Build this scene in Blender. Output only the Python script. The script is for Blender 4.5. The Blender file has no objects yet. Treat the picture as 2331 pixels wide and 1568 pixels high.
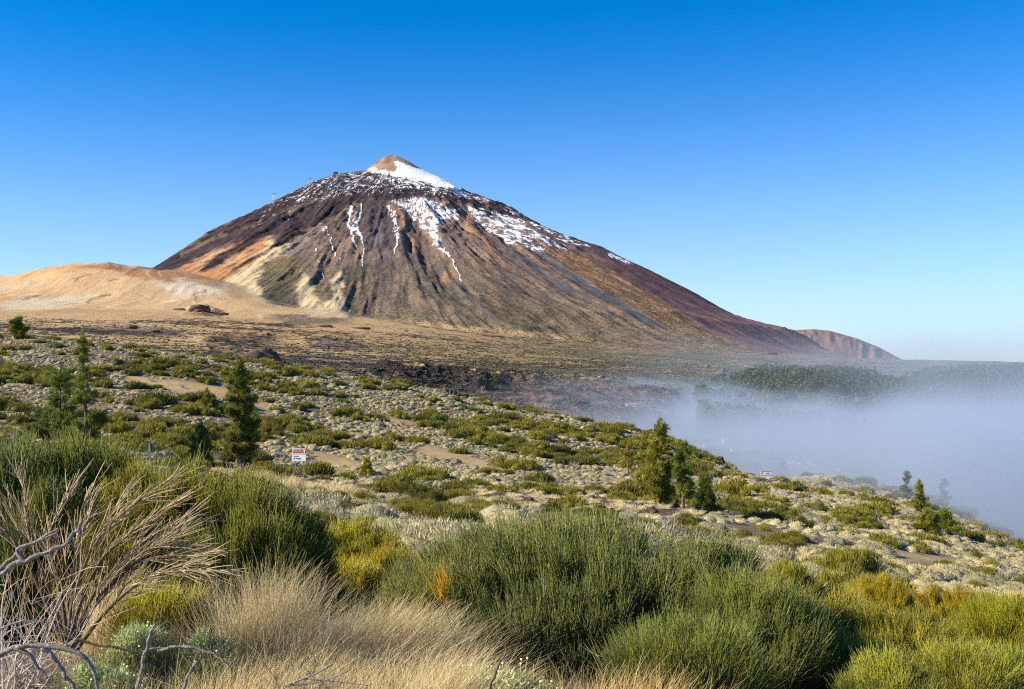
import bpy, math, random
import numpy as np
S = bpy.context.scene
COL = S.collection
R = math.radians
# ------------------------------------------------------------------ camera, sky, sun, exposure
FOC = 2380.0                     # focal length in the unit of a 2330 px wide picture
PITCH = math.atan(66 / FOC)
SUN_AZ, SUN_EL = -102.0, 30.0     # degrees, azimuth clockwise from the view direction (+Y)
cam = bpy.data.objects.new('camera', bpy.data.cameras.new('camera'))
COL.objects.link(cam); S.camera = cam
cam.data.sensor_width = 36; cam.data.lens = FOC / 2330 * 36
cam.data.clip_start = 0.05; cam.data.clip_end = 60000
cam.location = (0, 0, 0); cam.rotation_euler = (math.pi / 2 + PITCH, 0, 0)
W = bpy.data.worlds.new('World'); S.world = W; W.use_nodes = True
wn, wl = W.node_tree.nodes, W.node_tree.links
sky = wn.new('ShaderNodeTexSky'); sky.sky_type = 'NISHITA'; sky.sun_disc = False
sky.sun_elevation = R(SUN_EL); sky.sun_rotation = R(SUN_AZ); sky.altitude = 2100
sky.air_density = 1.0; sky.dust_density = 0.3; sky.ozone_density = 3.0
hs = wn.new('ShaderNodeHueSaturation'); hs.inputs['Saturation'].default_value = 1.45; hs.inputs['Hue'].default_value = 0.492
hs.inputs['Value'].default_value = 1.25
wl.new(sky.outputs[0], hs.inputs['Color'])
def wmath(op, a, b=None):
    n = wn.new('ShaderNodeMath'); n.operation = op
    for i, v in enumerate((a, b)):
        if v is None: continue
        if hasattr(v, 'is_output'): wl.new(v, n.inputs[i])
        else: n.inputs[i].default_value = v
    return n.outputs[0]
wsep = wn.new('ShaderNodeSeparateXYZ'); wl.new(wn.new('ShaderNodeTexCoord').outputs['Generated'], wsep.inputs[0])
wtn = wn.new('ShaderNodeMix'); wtn.data_type = 'RGBA'; wtn.blend_type = 'MULTIPLY'; wtn.inputs[0].default_value = 1.0
wl.new(hs.outputs[0], wtn.inputs[6]); wtn.inputs[7].default_value = (0.0, 0.76, 0.95, 1)
wrel = wmath('MAXIMUM', wmath('SUBTRACT', 1.0, wmath('DIVIDE', wmath('MAXIMUM', wsep.outputs[2], 0.0), wmath('ADD', 0.345, wmath('MULTIPLY', wsep.outputs[0], 0.03)))), 0.0)
wfac = wmath('MULTIPLY', wmath('POWER', wrel, 2.15), 0.95)
wmx = wn.new('ShaderNodeMix'); wmx.data_type = 'RGBA'; wl.new(wfac, wmx.inputs[0]); wl.new(wtn.outputs[2], wmx.inputs[6])
wmx.inputs[7].default_value = (5.45, 5.2, 5.6, 1)     # bright haze low over the horizon
wl.new(wmx.outputs[2], wn['Background'].inputs[0]); wn['Background'].inputs[1].default_value = 0.086
sd = bpy.data.lights.new('sun', 'SUN'); sd.energy = 5.0; sd.angle = R(0.5); sd.color = (1.0, 0.90, 0.71)
sun = bpy.data.objects.new('sun', sd); COL.objects.link(sun)
sun.rotation_euler = (R(90 - SUN_EL), 0, R(180 - SUN_AZ))
S.view_settings.view_transform = 'Standard'; S.view_settings.look = 'None'
S.view_settings.exposure = 1.0; S.view_settings.gamma = 1.0
S.cycles.use_denoising = False; S.cycles.filter_width = 1.15
S.cycles.max_bounces = 5; S.cycles.diffuse_bounces = 3; S.cycles.glossy_bounces = 2
S.cycles.transmission_bounces = 2; S.cycles.volume_bounces = 2; S.cycles.transparent_max_bounces = 8
S.cycles.caustics_reflective = False; S.cycles.caustics_refractive = False

# ------------------------------------------------------------------ small tools
rs = np.random.RandomState(7)
def lin(r, g, b):
    f = lambda c: (c / 255 / 12.92) if c <= 10 else ((c / 255 + 0.055) / 1.055) ** 2.4
    return (f(r), f(g), f(b))
def sstep(a, b, x):
    t = np.clip((x - a) / (b - a), 0, 1); return t * t * (3 - 2 * t)
def _h(ix, iy, seed):
    with np.errstate(over='ignore'):
        n = (ix.astype(np.int64) * 374761393 + iy.astype(np.int64) * 668265263 + seed * 1442695041).astype(np.uint32)
        n = (n ^ (n >> np.uint32(13))) * np.uint32(1274126177)
        n = (n ^ (n >> np.uint32(15))) * np.uint32(2246822519)
        n = n ^ (n >> np.uint32(13))
    return n.astype(np.float64) / 4294967295.0
def vn(x, y, seed=0):
    x = np.asarray(x, float); y = np.asarray(y, float)
    fx, fy = np.floor(x), np.floor(y); tx, ty = x - fx, y - fy
    tx = tx * tx * (3 - 2 * tx); ty = ty * ty * (3 - 2 * ty)
    a, b = _h(fx, fy, seed), _h(fx + 1, fy, seed)
    c, d = _h(fx, fy + 1, seed), _h(fx + 1, fy + 1, seed)
    return ((a * (1 - tx) + b * tx) * (1 - ty) + (c * (1 - tx) + d * tx) * ty) * 2 - 1
def fbm(x, y, o=4, seed=0, gain=0.5):
    s, a, n = 0, 1.0, 0
    for i in range(o):
        s = s + a * vn(x * 2 ** i + 17.3 * i, y * 2 ** i - 9.1 * i, seed + i); n += a; a *= gain
    return s / n
def ridged(x, y, o=4, seed=0, gain=0.55):
    s, a, n = 0, 1.0, 0
    for i in range(o):
        s = s + a * (1 - 2 * np.abs(vn(x * 2 ** i + 5.7 * i, y * 2 ** i + 3.3 * i, seed + i))); n += a; a *= gain
    return s / n
def proj(x, y, z):
    f = y * math.cos(PITCH) + z * math.sin(PITCH); u = -y * math.sin(PITCH) + z * math.cos(PITCH)
    f = np.maximum(f, 1e-3)
    return 1165 + FOC * x / f, 784 - FOC * u / f
def slope_of(v):
    k = (784 - v) / FOC
    return (math.sin(PITCH) + k * math.cos(PITCH)) / (math.cos(PITCH) - k * math.sin(PITCH))
def inpoly(u, v, P):
    P = np.array(P, float); ins = np.zeros(u.shape, bool); j = len(P) - 1
    for i in range(len(P)):
        xi, yi, xj, yj = P[i][0], P[i][1], P[j][0], P[j][1]
        if yi != yj:
            c = ((yi > v) != (yj > v)) & (u < (xj - xi) * (v - yi) / (yj - yi) + xi)
            ins ^= c
        j = i
    return ins
def dline(u, v, P):
    d = np.full(u.shape, 1e9)
    for (a, b), (c, e) in zip(P[:-1], P[1:]):
        L = (c - a) ** 2 + (e - b) ** 2 + 1e-9
        t = np.clip(((u - a) * (c - a) + (v - b) * (e - b)) / L, 0, 1)
        d = np.minimum(d, np.hypot(u - a - t * (c - a), v - b - t * (e - b)))
    return d
def softpoly(u, v, P, w=6):
    # signed-ish soft mask: inside test blended with the distance to the outline
    d = dline(u, v, list(P) + [P[0]]); i = inpoly(u, v, P)
    s = np.where(i, d, -d); return sstep(-w, w, s)

def tag(o, label=None, cat=None, group=None, kind=None):
    if label: o['label'] = label
    if cat: o['category'] = cat
    if group: o['group'] = group
    if kind: o['kind'] = kind
    return o
def mesh_np(name, V, F, mat, smooth=False, col=None, attrs=None, k=None):
    V = np.asarray(V, np.float32); me = bpy.data.meshes.new(name)
    if isinstance(F, tuple): F3, F4 = F
    else:
        F = np.asarray(F); F3, F4 = (F, None) if F.shape[1] == 3 else (None, F)
    n3 = 0 if F3 is None else len(F3); n4 = 0 if F4 is None else len(F4)
    me.vertices.add(len(V)); me.vertices.foreach_set('co', V.ravel())
    loops = np.concatenate([x.ravel() for x in (F3, F4) if x is not None and len(x)]).astype(np.int32)
    tot = np.concatenate([np.full(n3, 3), np.full(n4, 4)]).astype(np.int32)
    st = np.concatenate([[0], np.cumsum(tot)[:-1]]).astype(np.int32)
    me.loops.add(len(loops)); me.loops.foreach_set('vertex_index', loops)
    me.polygons.add(len(tot)); me.polygons.foreach_set('loop_start', st); me.polygons.foreach_set('loop_total', tot)
    if smooth: me.polygons.foreach_set('use_smooth', np.ones(len(tot), bool))
    me.update(calc_edges=True)
    if col is not None:
        a = me.color_attributes.new('Col', 'FLOAT_COLOR', 'POINT')
        c = np.ones((len(V), 4), np.float32); c[:, :3] = col; a.data.foreach_set('color', c.ravel())
    for an, av in (attrs or {}).items():
        av = np.asarray(av, np.float32)
        if av.ndim == 1:
            a = me.attributes.new(an, 'FLOAT', 'POINT'); a.data.foreach_set('value', av)
        else:
            a = me.attributes.new(an, 'FLOAT_VECTOR', 'POINT'); a.data.foreach_set('vector', av.ravel())
    if mat:
        for m in (mat if isinstance(mat, (list, tuple)) else [mat]): me.materials.append(m)
    return me
def link(name, me, parent=None, loc=(0, 0, 0)):
    o = bpy.data.objects.new(name, me); COL.objects.link(o); o.location = loc
    if parent: o.parent = parent
    return o
def empty(name, loc, rz=0):
    o = bpy.data.objects.new(name, None); COL.objects.link(o); o.location = loc; o.rotation_euler = (0, 0, rz)
    o.empty_display_size = 0.1
    return o

# ------------------------------------------------------------------ the lie of the land (metres; eye at the origin, looking along +Y)
UG = np.arange(-1600, 4001, 20.0)
ROWS = {   # depth: picture row of the ground there, per column
 1.2: 'h1.75', 4: 'h1.85', 7: [(0,1535),(1165,1540),(2330,1640),(3000,1680)], 12: [(0,1400),(800,1450),(1165,1450),(2330,1510),(3000,1540)], 18: [(0,1300),(1165,1366),(2330,1465),(3000,1500)],
 30: [(0,1130),(800,1215),(1165,1240),(1500,1265),(1800,1330),(2100,1395),(2330,1425),(3000,1500)],
 60: [(0,1075),(400,1110),(800,1150),(1165,1180),(1500,1205),(1800,1255),(2100,1305),(2330,1345),(3000,1440)],
 100:[(0,1035),(400,1062),(690,1098),(1165,1128),(1500,1155),(1800,1195),(2100,1245),(2330,1292),(3000,1400)],
 130:[(0,995),(400,1035),(690,1080),(1165,1105),(1500,1135),(1800,1160),(2100,1205),(2330,1270),(3000,1395)],
 180:[(0,915),(400,950),(800,1010),(1165,1045),(1500,1080),(1800,1125),(2100,1168),(2330,1253),(3000,1390)],
 230:[(0,830),(400,865),(800,925),(1165,975),(1500,1033),(1800,1105),(2100,1142),(2330,1244),(3000,1385)],
 280:[(-700,700),(0,770),(230,783),(430,808),(830,862),(1050,899),(1165,930),(1350,965),(1500,995),(1620,1046),(1740,1100),(1880,1082),(2100,1125),(2330,1240),(3000,1380)],
 330:[(-700,712),(0,782),(230,795),(430,822),(830,878),(1050,915),(1165,946),(1350,980),(1500,1010),(1620,1060),(1740,1108),(1880,1092),(2100,1130),(2330,1240),(3000,1350)],
 420:[(-700,760),(0,820),(430,865),(830,925),(1165,990),(1500,1050),(1740,1086),(1880,1090),(2100,1110),(2330,1180),(3000,1250)],
 600:[(-700,790),(0,850),(400,885),(800,930),(1165,985),(1500,1034),(1800,1048),(2330,1090),(3000,1100)],
 900:[(-700,800),(0,842),(400,850),(800,878),(1165,940),(1350,955),(1500,985),(1800,1010),(2330,1040),(3000,1050)],
 1300:[(-700,795),(0,818),(400,836),(800,852),(1165,885),(1500,915),(1800,955),(2050,950),(2330,960),(3000,960)],
 1900:[(-700,775),(0,790),(400,806),(800,828),(1165,848),(1500,868),(1700,880),(1850,862),(2060,885),(2180,870),(2330,865),(3000,865)],
 2700:[(-700,735),(0,752),(400,774),(800,797),(1165,818),(1500,832),(1800,846),(2100,848),(2330,846),(3000,846)],
 3700:[(-700,700),(0,715),(400,732),(800,760),(1165,793),(1500,810),(1800,826),(2100,829),(2330,833),(3000,833)],
 4700:[(-700,665),(0,683),(400,692),(600,700),(800,718),(1165,770),(1500,797),(1800,815),(2070,821),(2200,824),(2330,826),(3000,826)],
 5600:[(-700,655),(-200,640),(0,633),(50,625),(100,612),(150,602),(210,603),(235,599),(290,607),(340,610),(400,616),(500,640),(700,700),(1165,775),(1500,800),(1800,822),(2070,824),(2330,829),(3000,829)],
 6800:[(-700,680),(0,665),(150,650),(340,650),(500,680),(700,720),(1165,790),(1500,815),(1800,830),(2330,838),(3000,838)],
 12000:[(-700,780),(0,780),(500,780),(1165,830),(2330,850),(3000,850)],
}
_ys = sorted(ROWS); _T = []
for y in _ys:
    r = ROWS[y]
    if isinstance(r, str): s = np.full(UG.shape, -float(r[1:]) / y)
    else:
        v = np.interp(UG, [p[0] for p in r], [p[1] for p in r])
        k = np.exp(-0.5 * (np.arange(-4, 5) / (1.0 if y in (5600, 280) else 2.0)) ** 2); k /= k.sum()
        v = np.convolve(np.pad(v, 4, mode='edge'), k, 'valid'); s = slope_of(v)
    _T.append(s * y)
_T = np.array(_T); _LY = np.log(np.array(_ys, float))
# heights are divided by depth again and interpolated monotonically over log depth
_SL = _T / np.array(_ys)[:, None]
_D = np.diff(_SL, axis=0) / np.diff(_LY)[:, None]
_M = np.zeros_like(_SL); _M[0], _M[-1] = _D[0], _D[-1]
_p = _D[:-1] * _D[1:]; _M[1:-1] = np.where(_p > 0, 2 * _p / np.where(np.abs(_D[:-1] + _D[1:]) < 1e-12, 1e-12, _D[:-1] + _D[1:]), 0)
def table(x, y):
    x = np.asarray(x, float); y = np.maximum(np.asarray(y, float), 1.2)
    u = np.clip((1165 + FOC * x / y - UG[0]) / 20.0, 0, len(UG) - 1.001); j = u.astype(int); fu = u - j
    t = np.log(y); i = np.clip(np.searchsorted(_LY, t) - 1, 0, len(_LY) - 2)
    h = _LY[i + 1] - _LY[i]; q = np.clip((t - _LY[i]) / h, 0, 1)
    h00 = (1 + 2 * q) * (1 - q) ** 2; h10 = q * (1 - q) ** 2; h01 = q * q * (3 - 2 * q); h11 = q * q * (q - 1)
    g = lambda A, di: A[i + di, j] * (1 - fu) + A[i + di, j + 1] * fu
    s = h00 * g(_SL, 0) + h10 * h * g(_M, 0) + h01 * g(_SL, 1) + h11 * h * g(_M, 1)
    return s * y
CX, CY = (893 - 1165) / FOC * 8000, 8000.0
_sil = lambda pts: ([abs((u - 1165) / FOC * 8000 - CX) for u, v in pts], [slope_of(v) * 8000 for u, v in pts])
RL = _sil([(893,351),(878,353),(850,371),(832,387),(800,390),(760,396),(700,418),(640,448),(580,478),(480,522),(400,576),(350,608),(280,655),(180,720),(0,790)])
RR = _sil([(893,351),(905,355),(930,368),(960,386),(1010,408),(1050,430),(1120,455),(1160,467),(1210,500),(1260,525),(1330,548),(1370,560),(1420,588),(1470,610),(1530,640),(1580,664),(1640,699),(1700,730),(1760,746),(1798,753),(1830,785),(1862,812),(2000,850),(2400,880)])
RF = ([0, 60, 350, 700, 1400, 2200, 2900, 3500, 4500], [1674, 1655, 1400, 1275, 900, 572, 332, 165, 20])
RB = ([0, 60, 350, 900, 2000, 4000, 6000], [1674, 1655, 1450, 1250, 700, 150, -100])
def cone(x, y):
    dx, dy = x - CX, y - CY; r = np.hypot(dx, dy) + 1e-6
    th = np.arctan2(dx, -dy)                    # 0 towards the viewer, + to the right
    wx, wy = (dx / r) ** 2, (dy / r) ** 2
    side = np.where(dx < 0, np.interp(r, *RL), np.interp(r, *RR))
    fb = np.where(dy < 0, np.interp(r, *RF), np.interp(r, *RB))
    z = side * wx + fb * wy
    amp = sstep(450, 1200, r) * (1 - sstep(3000, 4200, r))
    warp = 0.05 * vn(r / 1300, th * 3, 3) + 0.012 * vn(r / 400, th * 9, 4)
    edge = 1 - 0.75 * sstep(0.80, 0.97, np.abs(np.sin(th)))
    g = ridged((th + warp) * 3.4, r / 3500, 2, 11) * 32 + ridged((th + warp * .8) * 9 + .6 * vn(r / 900, th * 2, 8), r / 1300, 3, 12) * 22 * (1 + .8 * vn(th * 4, r / 900, 9)) \
        + ridged((th + warp * .5) * 30, r / 600, 3, 13) * 17
    z = z + g * amp * edge - 12 * amp
    rough = ridged(x / 170, y / 170, 4, 20, .62) * 30 * sstep(300, 600, r) * (1 - sstep(1100, 2400, r)) * (1 - .6 * sstep(.9, .99, np.abs(np.sin(th))))
    z = z + rough + fbm(x / 70, y / 70, 4, 21, .6) * 7 * sstep(200, 500, r)
    return z
_SKY = [(-900,700),(240,640),(300,622),(335,612),(350,608),(400,575),(480,522),(580,478),(640,448),(700,418),(760,396),(800,391),(830,388),(850,372),(878,354),(893,352),(905,356),(930,368),(960,386),(1010,408),(1050,430),(1120,455),(1160,468),(1210,500),(1260,525),(1330,549),(1370,561),(1420,588),(1470,610),(1530,640),(1580,665),(1640,700),(1700,730),(1760,746),(1798,753),(1830,785),(3000,900)]
_RU, _RK = np.arange(200, 1800, 8.0), None
def cone_fit(x, y):
    global _RK
    if _RK is None:
        ys = np.arange(6200, 9800, 25.0); U, Y = np.meshgrid(_RU, ys); X = (U - 1165) / FOC * Y
        a = (cone(X.ravel(), Y.ravel()).reshape(Y.shape) / Y).max(0); t = slope_of(np.interp(_RU, [p[0] for p in _SKY], [p[1] for p in _SKY]))
        k = np.clip(t / a, .8, 1.1); kk = np.exp(-.5 * (np.arange(-2, 3) / 1.0) ** 2); kk /= kk.sum(); _RK = np.convolve(np.pad(k, 2, mode='edge'), kk, 'valid')
    u = 1165 + FOC * x / y; z = cone(x, y); k = np.interp(u, _RU, _RK)
    return z * (1 + (k - 1) * sstep(5200, 7000, y))
def red_hill(x, y):
    u = 1165 + FOC * x / y
    v = np.interp(u, [1700, 1780, 1800, 1850, 1890, 1950, 2000, 2050, 2075, 2140], [800, 762, 752, 749, 753, 770, 790, 817, 830, 860])
    s = slope_of(v) * 8800
    d = np.abs(y - 8800) / 2300
    return s * (1 - d ** 1.5) - 60 * d + ridged(u / 26, y / 900, 3, 31) * 16 * np.minimum(d * 4, 1)
def smax(a, b, k):
    h = np.clip(0.5 + 0.5 * (a - b) / k, 0, 1); return b + (a - b) * h + k * h * (1 - h)
LAVA = [  # lava fields on the plain: outline in columns/rows of the picture, roughness in m
 ([(230,785),(330,792),(480,800),(560,805),(700,808),(820,815),(1000,838),(1080,860),(1150,885),(1100,905),(950,885),(800,868),(650,855),(430,815),(300,800)], 5.0),
 ([(850,866),(950,855),(1050,852),(1200,850),(1330,862),(1450,862),(1560,890),(1540,960),(1500,1000),(1350,975),(1150,935),(1000,893)], 8.0),
 ([(450,772),(500,760),(600,757),(640,768),(590,783),(480,785)], 9.0), ([(690,775),(740,765),(800,775),(830,790),(780,795),(710,790)], 8.0),
 ([(130,752),(190,742),(300,742),(380,748),(420,758),(360,764),(250,762)], 5.0), ([(600,722),(680,716),(750,718),(800,724),(760,734),(660,738)], 7.0),
 ([(415,715),(450,698),(480,704),(505,718),(470,722)], 16.0), ([(1360,775),(1400,765),(1470,772),(1560,790),(1600,800),(1480,800),(1400,790)], 10.0),
 ([(2080,822),(2200,826),(2330,828),(2330,845),(2150,845)], 4.0), ([(1620,800),(1800,812),(2060,820),(2060,845),(1700,835)], 4.0),
]
def H(x, y, detail=True):
    x = np.asarray(x, float); y = np.asarray(y, float)
    z = table(x, y)
    if detail:
        w = 1 - sstep(300, 500, y)
        z = z + w * (fbm(x / 14, y / 14, 3, 41) * 0.45 * sstep(15, 60, y) + fbm(x / 2.6, y / 2.6, 3, 42) * 0.09 * sstep(3, 20, y))
        u, v = 1165 + FOC * x / np.maximum(y, 1), 850 - FOC * z / np.maximum(y, 1)
        wp = sstep(330, 480, y) * (1 - sstep(6000, 8000, y))
        z = z + wp * (fbm(x / 160, y / 160, 4, 43, .55) * 4.5 + ridged(x / 330 + 3, y / 210, 3, 44) * 4.0 * sstep(500, 1200, y))
        if np.any(wp > 0):
            uw, vw = u + 34 * fbm(x / 220, y / 220, 3, 45), v + 9 * fbm(x / 160, y / 160, 3, 46)
            for P, a in LAVA:
                a0, a1 = min(p[0] for p in P) - 20, max(p[0] for p in P) + 20
                b0, b1 = min(p[1] for p in P) - 12, max(p[1] for p in P) + 12
                sel = (uw > a0) & (uw < a1) & (vw > b0) & (vw < b1) & (y > 500)
                if sel.any():
                    m = softpoly(uw[sel], vw[sel], P, 12)
                    xs, ys = x[sel], y[sel]
                    z[sel] += m * a * (0.7 + 1.1 * ridged(xs / 70, ys / 70, 4, 47, .65))
        hill = (1 - sstep(450, 620, u)) * sstep(3900, 5000, y) * (1 - sstep(6200, 7000, y))
        z = z + hill * (ridged(x / 700, y / 900, 2, 51) * 15 + ridged(x / 160 + .5 * vn(x / 300, y / 300, 52), y / 700, 3, 53) * 7)
    far = y > 4000
    if far.any():
        xs, ys = x[far], y[far]
        c = smax(cone_fit(xs, ys), red_hill(xs, ys), 8)
        z = z.copy(); z[far] = smax(z[far], c, 22)
    return z
_hy = np.exp(np.linspace(math.log(2.5), math.log(9500), 5000))
def hit(u, v, ymin=2.5):
    """ground point seen in column u, row v: first crossing of the sight line with the land"""
    k = (784 - v) / FOC; a = (u - 1165) / FOC / (math.cos(PITCH) - k * math.sin(PITCH)); s = slope_of(v)
    ys = _hy[_hy >= ymin]; xs = a * ys; z = H(xs, ys)
    i = int(np.argmax(z > s * ys)) if (z > s * ys).any() else len(ys) - 1
    return float(xs[i]), float(ys[i]), float(z[i])
def Hp(x, y): return float(H(np.array([x]), np.array([y]))[0])
def at_depth(u, y): x = (u - 1165) / FOC * y; return x, y, Hp(x, y)
# ------------------------------------------------------------------ materials
def new_mat(name):
    m = bpy.data.materials.new(name); m.use_nodes = True; nt = m.node_tree
    for n in list(nt.nodes): nt.nodes.remove(n)
    out = nt.nodes.new('ShaderNodeOutputMaterial'); return m, nt, out
class N:
    """terse node building"""
    def __init__(s, nt): s.nt = nt
    def __call__(s, kind, ins=None, **kw):
        n = s.nt.nodes.new('ShaderNode' + kind)
        for k, v in kw.items(): setattr(n, k, v)
        for k, v in (ins or {}).items():
            if hasattr(v, 'is_output'): s.nt.links.new(v, n.inputs[k])
            else: n.inputs[k].default_value = v
        return n
    def math(s, op, a, b=0.0, clamp=False):
        n = s('Math', {0: a, 1: b}, operation=op); n.use_clamp = clamp; return n.outputs[0]
    def mix(s, f, a, b, mode='MIX'):
        n = s.nt.nodes.new('ShaderNodeMix'); n.data_type = 'RGBA'; n.blend_type = mode
        for i, v in ((0, f), (6, a), (7, b)):
            if hasattr(v, 'is_output'): s.nt.links.new(v, n.inputs[i])
            else: n.inputs[i].default_value = v if i == 0 else (*v[:3], 1)
        return n.outputs[2]
    def noise(s, vec, scale, det=3.0, rough=0.5, dist=0.0):
        return s('TexNoise', {'Vector': vec, 'Scale': scale, 'Detail': det, 'Roughness': rough, 'Distortion': dist}).outputs[0]
    def ramp(s, f, a, b):
        n = s('MapRange', {0: f, 1: a, 2: b, 3: 0.0, 4: 1.0}); n.interpolation_type = 'SMOOTHSTEP'; return n.outputs[0]
    def pos(s): return s('NewGeometry').outputs['Position']
    def attr(s, name, o='Fac'): return s('Attribute', attribute_name=name).outputs[o]
def bsdf(n, out, col, rough=0.9, bump=None, dist=0.1, strength=1.0, spec=0.2):
    b = n('BsdfPrincipled', {'Base Color': col if hasattr(col, 'is_output') else (*col, 1), 'Roughness': rough, 'Specular IOR Level': spec})
    if bump is not None:
        bp = n('Bump', {'Height': bump, 'Distance': dist, 'Strength': strength}); n.nt.links.new(bp.outputs[0], b.inputs['Normal'])
    n.nt.links.new(b.outputs[0], out.inputs[0]); return b
def mat_plain(name, c, rough=0.7, metal=0.0, var=0.12, scale=8.0, spec=0.3):
    m, nt, out = new_mat(name); n = N(nt)
    f = n.noise(n('TexCoord').outputs['Object'], scale, 4, .6)
    col = n.mix(f, [x * (1 - var) for x in c], [min(1, x * (1 + var)) for x in c])
    b = bsdf(n, out, col, rough, f, 0.01, .3, spec); b.inputs['Metallic'].default_value = metal; return m
def mat_leaf(name, c1, c2, c3=None, trans=0.3, var=0.35, attr=False, rnd=1.0, spec=0.25):
    """plant material: colour varies from plant to plant (object random) and along a vertex colour"""
    m, nt, out = new_mat(name); n = N(nt)
    r = n('ObjectInfo').outputs['Random']
    col = n.mix(n.math('MULTIPLY', r, rnd), c1, c2)
    if attr: col = n.mix(1.0, col, n.attr('Col', 'Color'), 'MULTIPLY')
    f = n.noise(n.pos(), 1.3, 3, .6)
    col = n.mix(n.math('MULTIPLY', n.ramp(f, .4, .7), .5 if c3 else 0.0), col, c3 or c1)
    d = n('BsdfPrincipled', {'Base Color': col, 'Roughness': .6, 'Specular IOR Level': spec})
    t = n('BsdfTranslucent', {'Color': col}); mx = n('MixShader', {0: trans, 1: d.outputs[0], 2: t.outputs[0]})
    nt.links.new(mx.outputs[0], out.inputs[0]); return m
def mat_ground():
    m, nt, out = new_mat('sandy_soil'); n = N(nt); p = n.pos()
    base = n.attr('Col', 'Color')
    f1 = n.noise(p, 0.35, 5, .6); f2 = n.noise(p, 6.0, 5, .7)
    c = n.mix(1.0, base, n.mix(f1, (.72, .72, .74), (1.22, 1.2, 1.16)), 'MULTIPLY')
    c = n.mix(1.0, c, n.mix(f2, (.6, .6, .62), (1.3, 1.28, 1.22)), 'MULTIPLY')
    h = n.math('ADD', n.math('MULTIPLY', f1, .6), n.math('MULTIPLY', f2, .12))
    bsdf(n, out, c, .95, h, 0.6, .8); return m
def mat_far(name):
    m, nt, out = new_mat(name); n = N(nt); p = n.pos(); flow = n.attr('Flow', 'Vector')
    base = n.attr('Col', 'Color')
    f1 = n.noise(p, 0.02, 5, .65); f2 = n.noise(p, 0.11, 4, .7); st = n.noise(flow, 1.0, 5, .7, .3)
    c = n.mix(1.0, base, n.mix(f1, (.78, .77, .78), (1.2, 1.2, 1.18)), 'MULTIPLY')
    c = n.mix(n.attr('Streak'), c, n.mix(1.0, base, n.mix(st, (.45, .45, .5), (1.6, 1.55, 1.45)), 'MULTIPLY'))
    c = n.mix(.6, c, n.mix(1.0, c, n.mix(f2, (.55, .55, .58), (1.45, 1.43, 1.4)), 'MULTIPLY'))
    veg = n.attr('Veg')
    vv = n.noise(p, 0.085, 4, .72); vc = n.noise(p, 0.012, 3, .6)
    vt = n.math('ADD', n.math('SUBTRACT', .735, n.math('MULTIPLY', veg, .36)), n.math('MULTIPLY', n.math('SUBTRACT', vc, .5), -.35))
    vm = n.math('MULTIPLY', n.ramp(n.math('SUBTRACT', vv, vt), -.03, .03), n.ramp(veg, .02, .1))
    gc = n.mix(n.noise(p, .3, 2), (.022, .028, .012), (.105, .105, .05))
    c = n.mix(n.math('MULTIPLY', vm, .9), c, gc)
    dk = n.attr('Rock')          # scattered dark lava blocks
    rk = n.ramp(n.math('SUBTRACT', n.noise(p, .03, 6, .75), n.math('SUBTRACT', .70, n.math('MULTIPLY', dk, .40))), -.03, .04)
    c = n.mix(n.math('MULTIPLY', rk, n.ramp(dk, .02, .1)), c, (.042, .030, .028))
    sn = n.attr('Snow')
    s1 = n.noise(flow, 1.1, 6, .72, .4); s2 = n.noise(p, .019, 8, .72)
    sf = n.math('ADD', n.math('MULTIPLY', s1, .5), n.math('MULTIPLY', s2, .5))
    sm = n.math('MULTIPLY', n.ramp(n.math('SUBTRACT', sf, n.math('SUBTRACT', .745, n.math('MULTIPLY', sn, .34))), -.03, .045), n.ramp(sn, .03, .12))
    c = n.mix(sm, c, (.86, .88, .92))
    h = n.math('ADD', n.math('MULTIPLY', n.math('ADD', f2, n.math('MULTIPLY', vm, .35)), 6.0), n.math('MULTIPLY', st, n.math('MULTIPLY', n.attr('Streak'), 7.0)))
    h = n.math('ADD', h, n.math('MULTIPLY', rk, 5.0))
    bsdf(n, out, c, .95, h, 1.0, .9, .1); return m
M_GROUND = mat_ground(); M_FAR = mat_far('volcanic_slope')

# ------------------------------------------------------------------ what covers the land, as areas of colour, with some shade painted in
SAND = (.54, .365, .185); SAND2 = (.60, .42, .235); ORANGE = (.37, .19, .085); BROWN = (.155, .120, .106)
LAVAC = (.038, .027, .032); PURP = (.118, .078, .082); SCREE = (.100, .102, .108); REDB = (.27, .135, .075); PALE = (.66, .54, .36)
ALB = .88
def blend(C, m, c, k=1.0):
    return C + (np.array(c)[None, :] * ALB - C) * (m * k)[:, None]
DARK1 = [(310,616),(380,560),(470,500),(570,455),(640,425),(700,395),(760,370),(830,375),(845,389),(890,394),(960,396),(1050,412),(1130,435),(1195,462),(1200,500),(1130,486),(1060,462),(1000,452),(940,444),(900,456),(830,452),(800,462),(760,495),(700,522),(660,545),(625,566),(612,560),(640,530),(619,533),(575,555),(520,585),(480,615),(455,617),(470,598),(508,575),(550,547),(500,560),(440,592),(400,613)]
SPINE = [  # warm rocky ribs between the gullies
 [(1100,450),(1120,500),(1150,545),(1230,600),(1330,665),(1420,715)], [(960,500),(985,545),(1020,590),(1045,625)],
 [(1050,478),(1075,520),(1100,545),(1150,600)], [(1240,560),(1330,610),(1400,660),(1470,705),(1530,745)], [(1300,575),(1380,618),(1450,660),(1540,720),(1640,775)],
 [(1395,620),(1500,690),(1600,750),(1700,790)], [(905,480),(925,520),(945,570)], [(1190,520),(1260,572),(1330,620)]]
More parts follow.
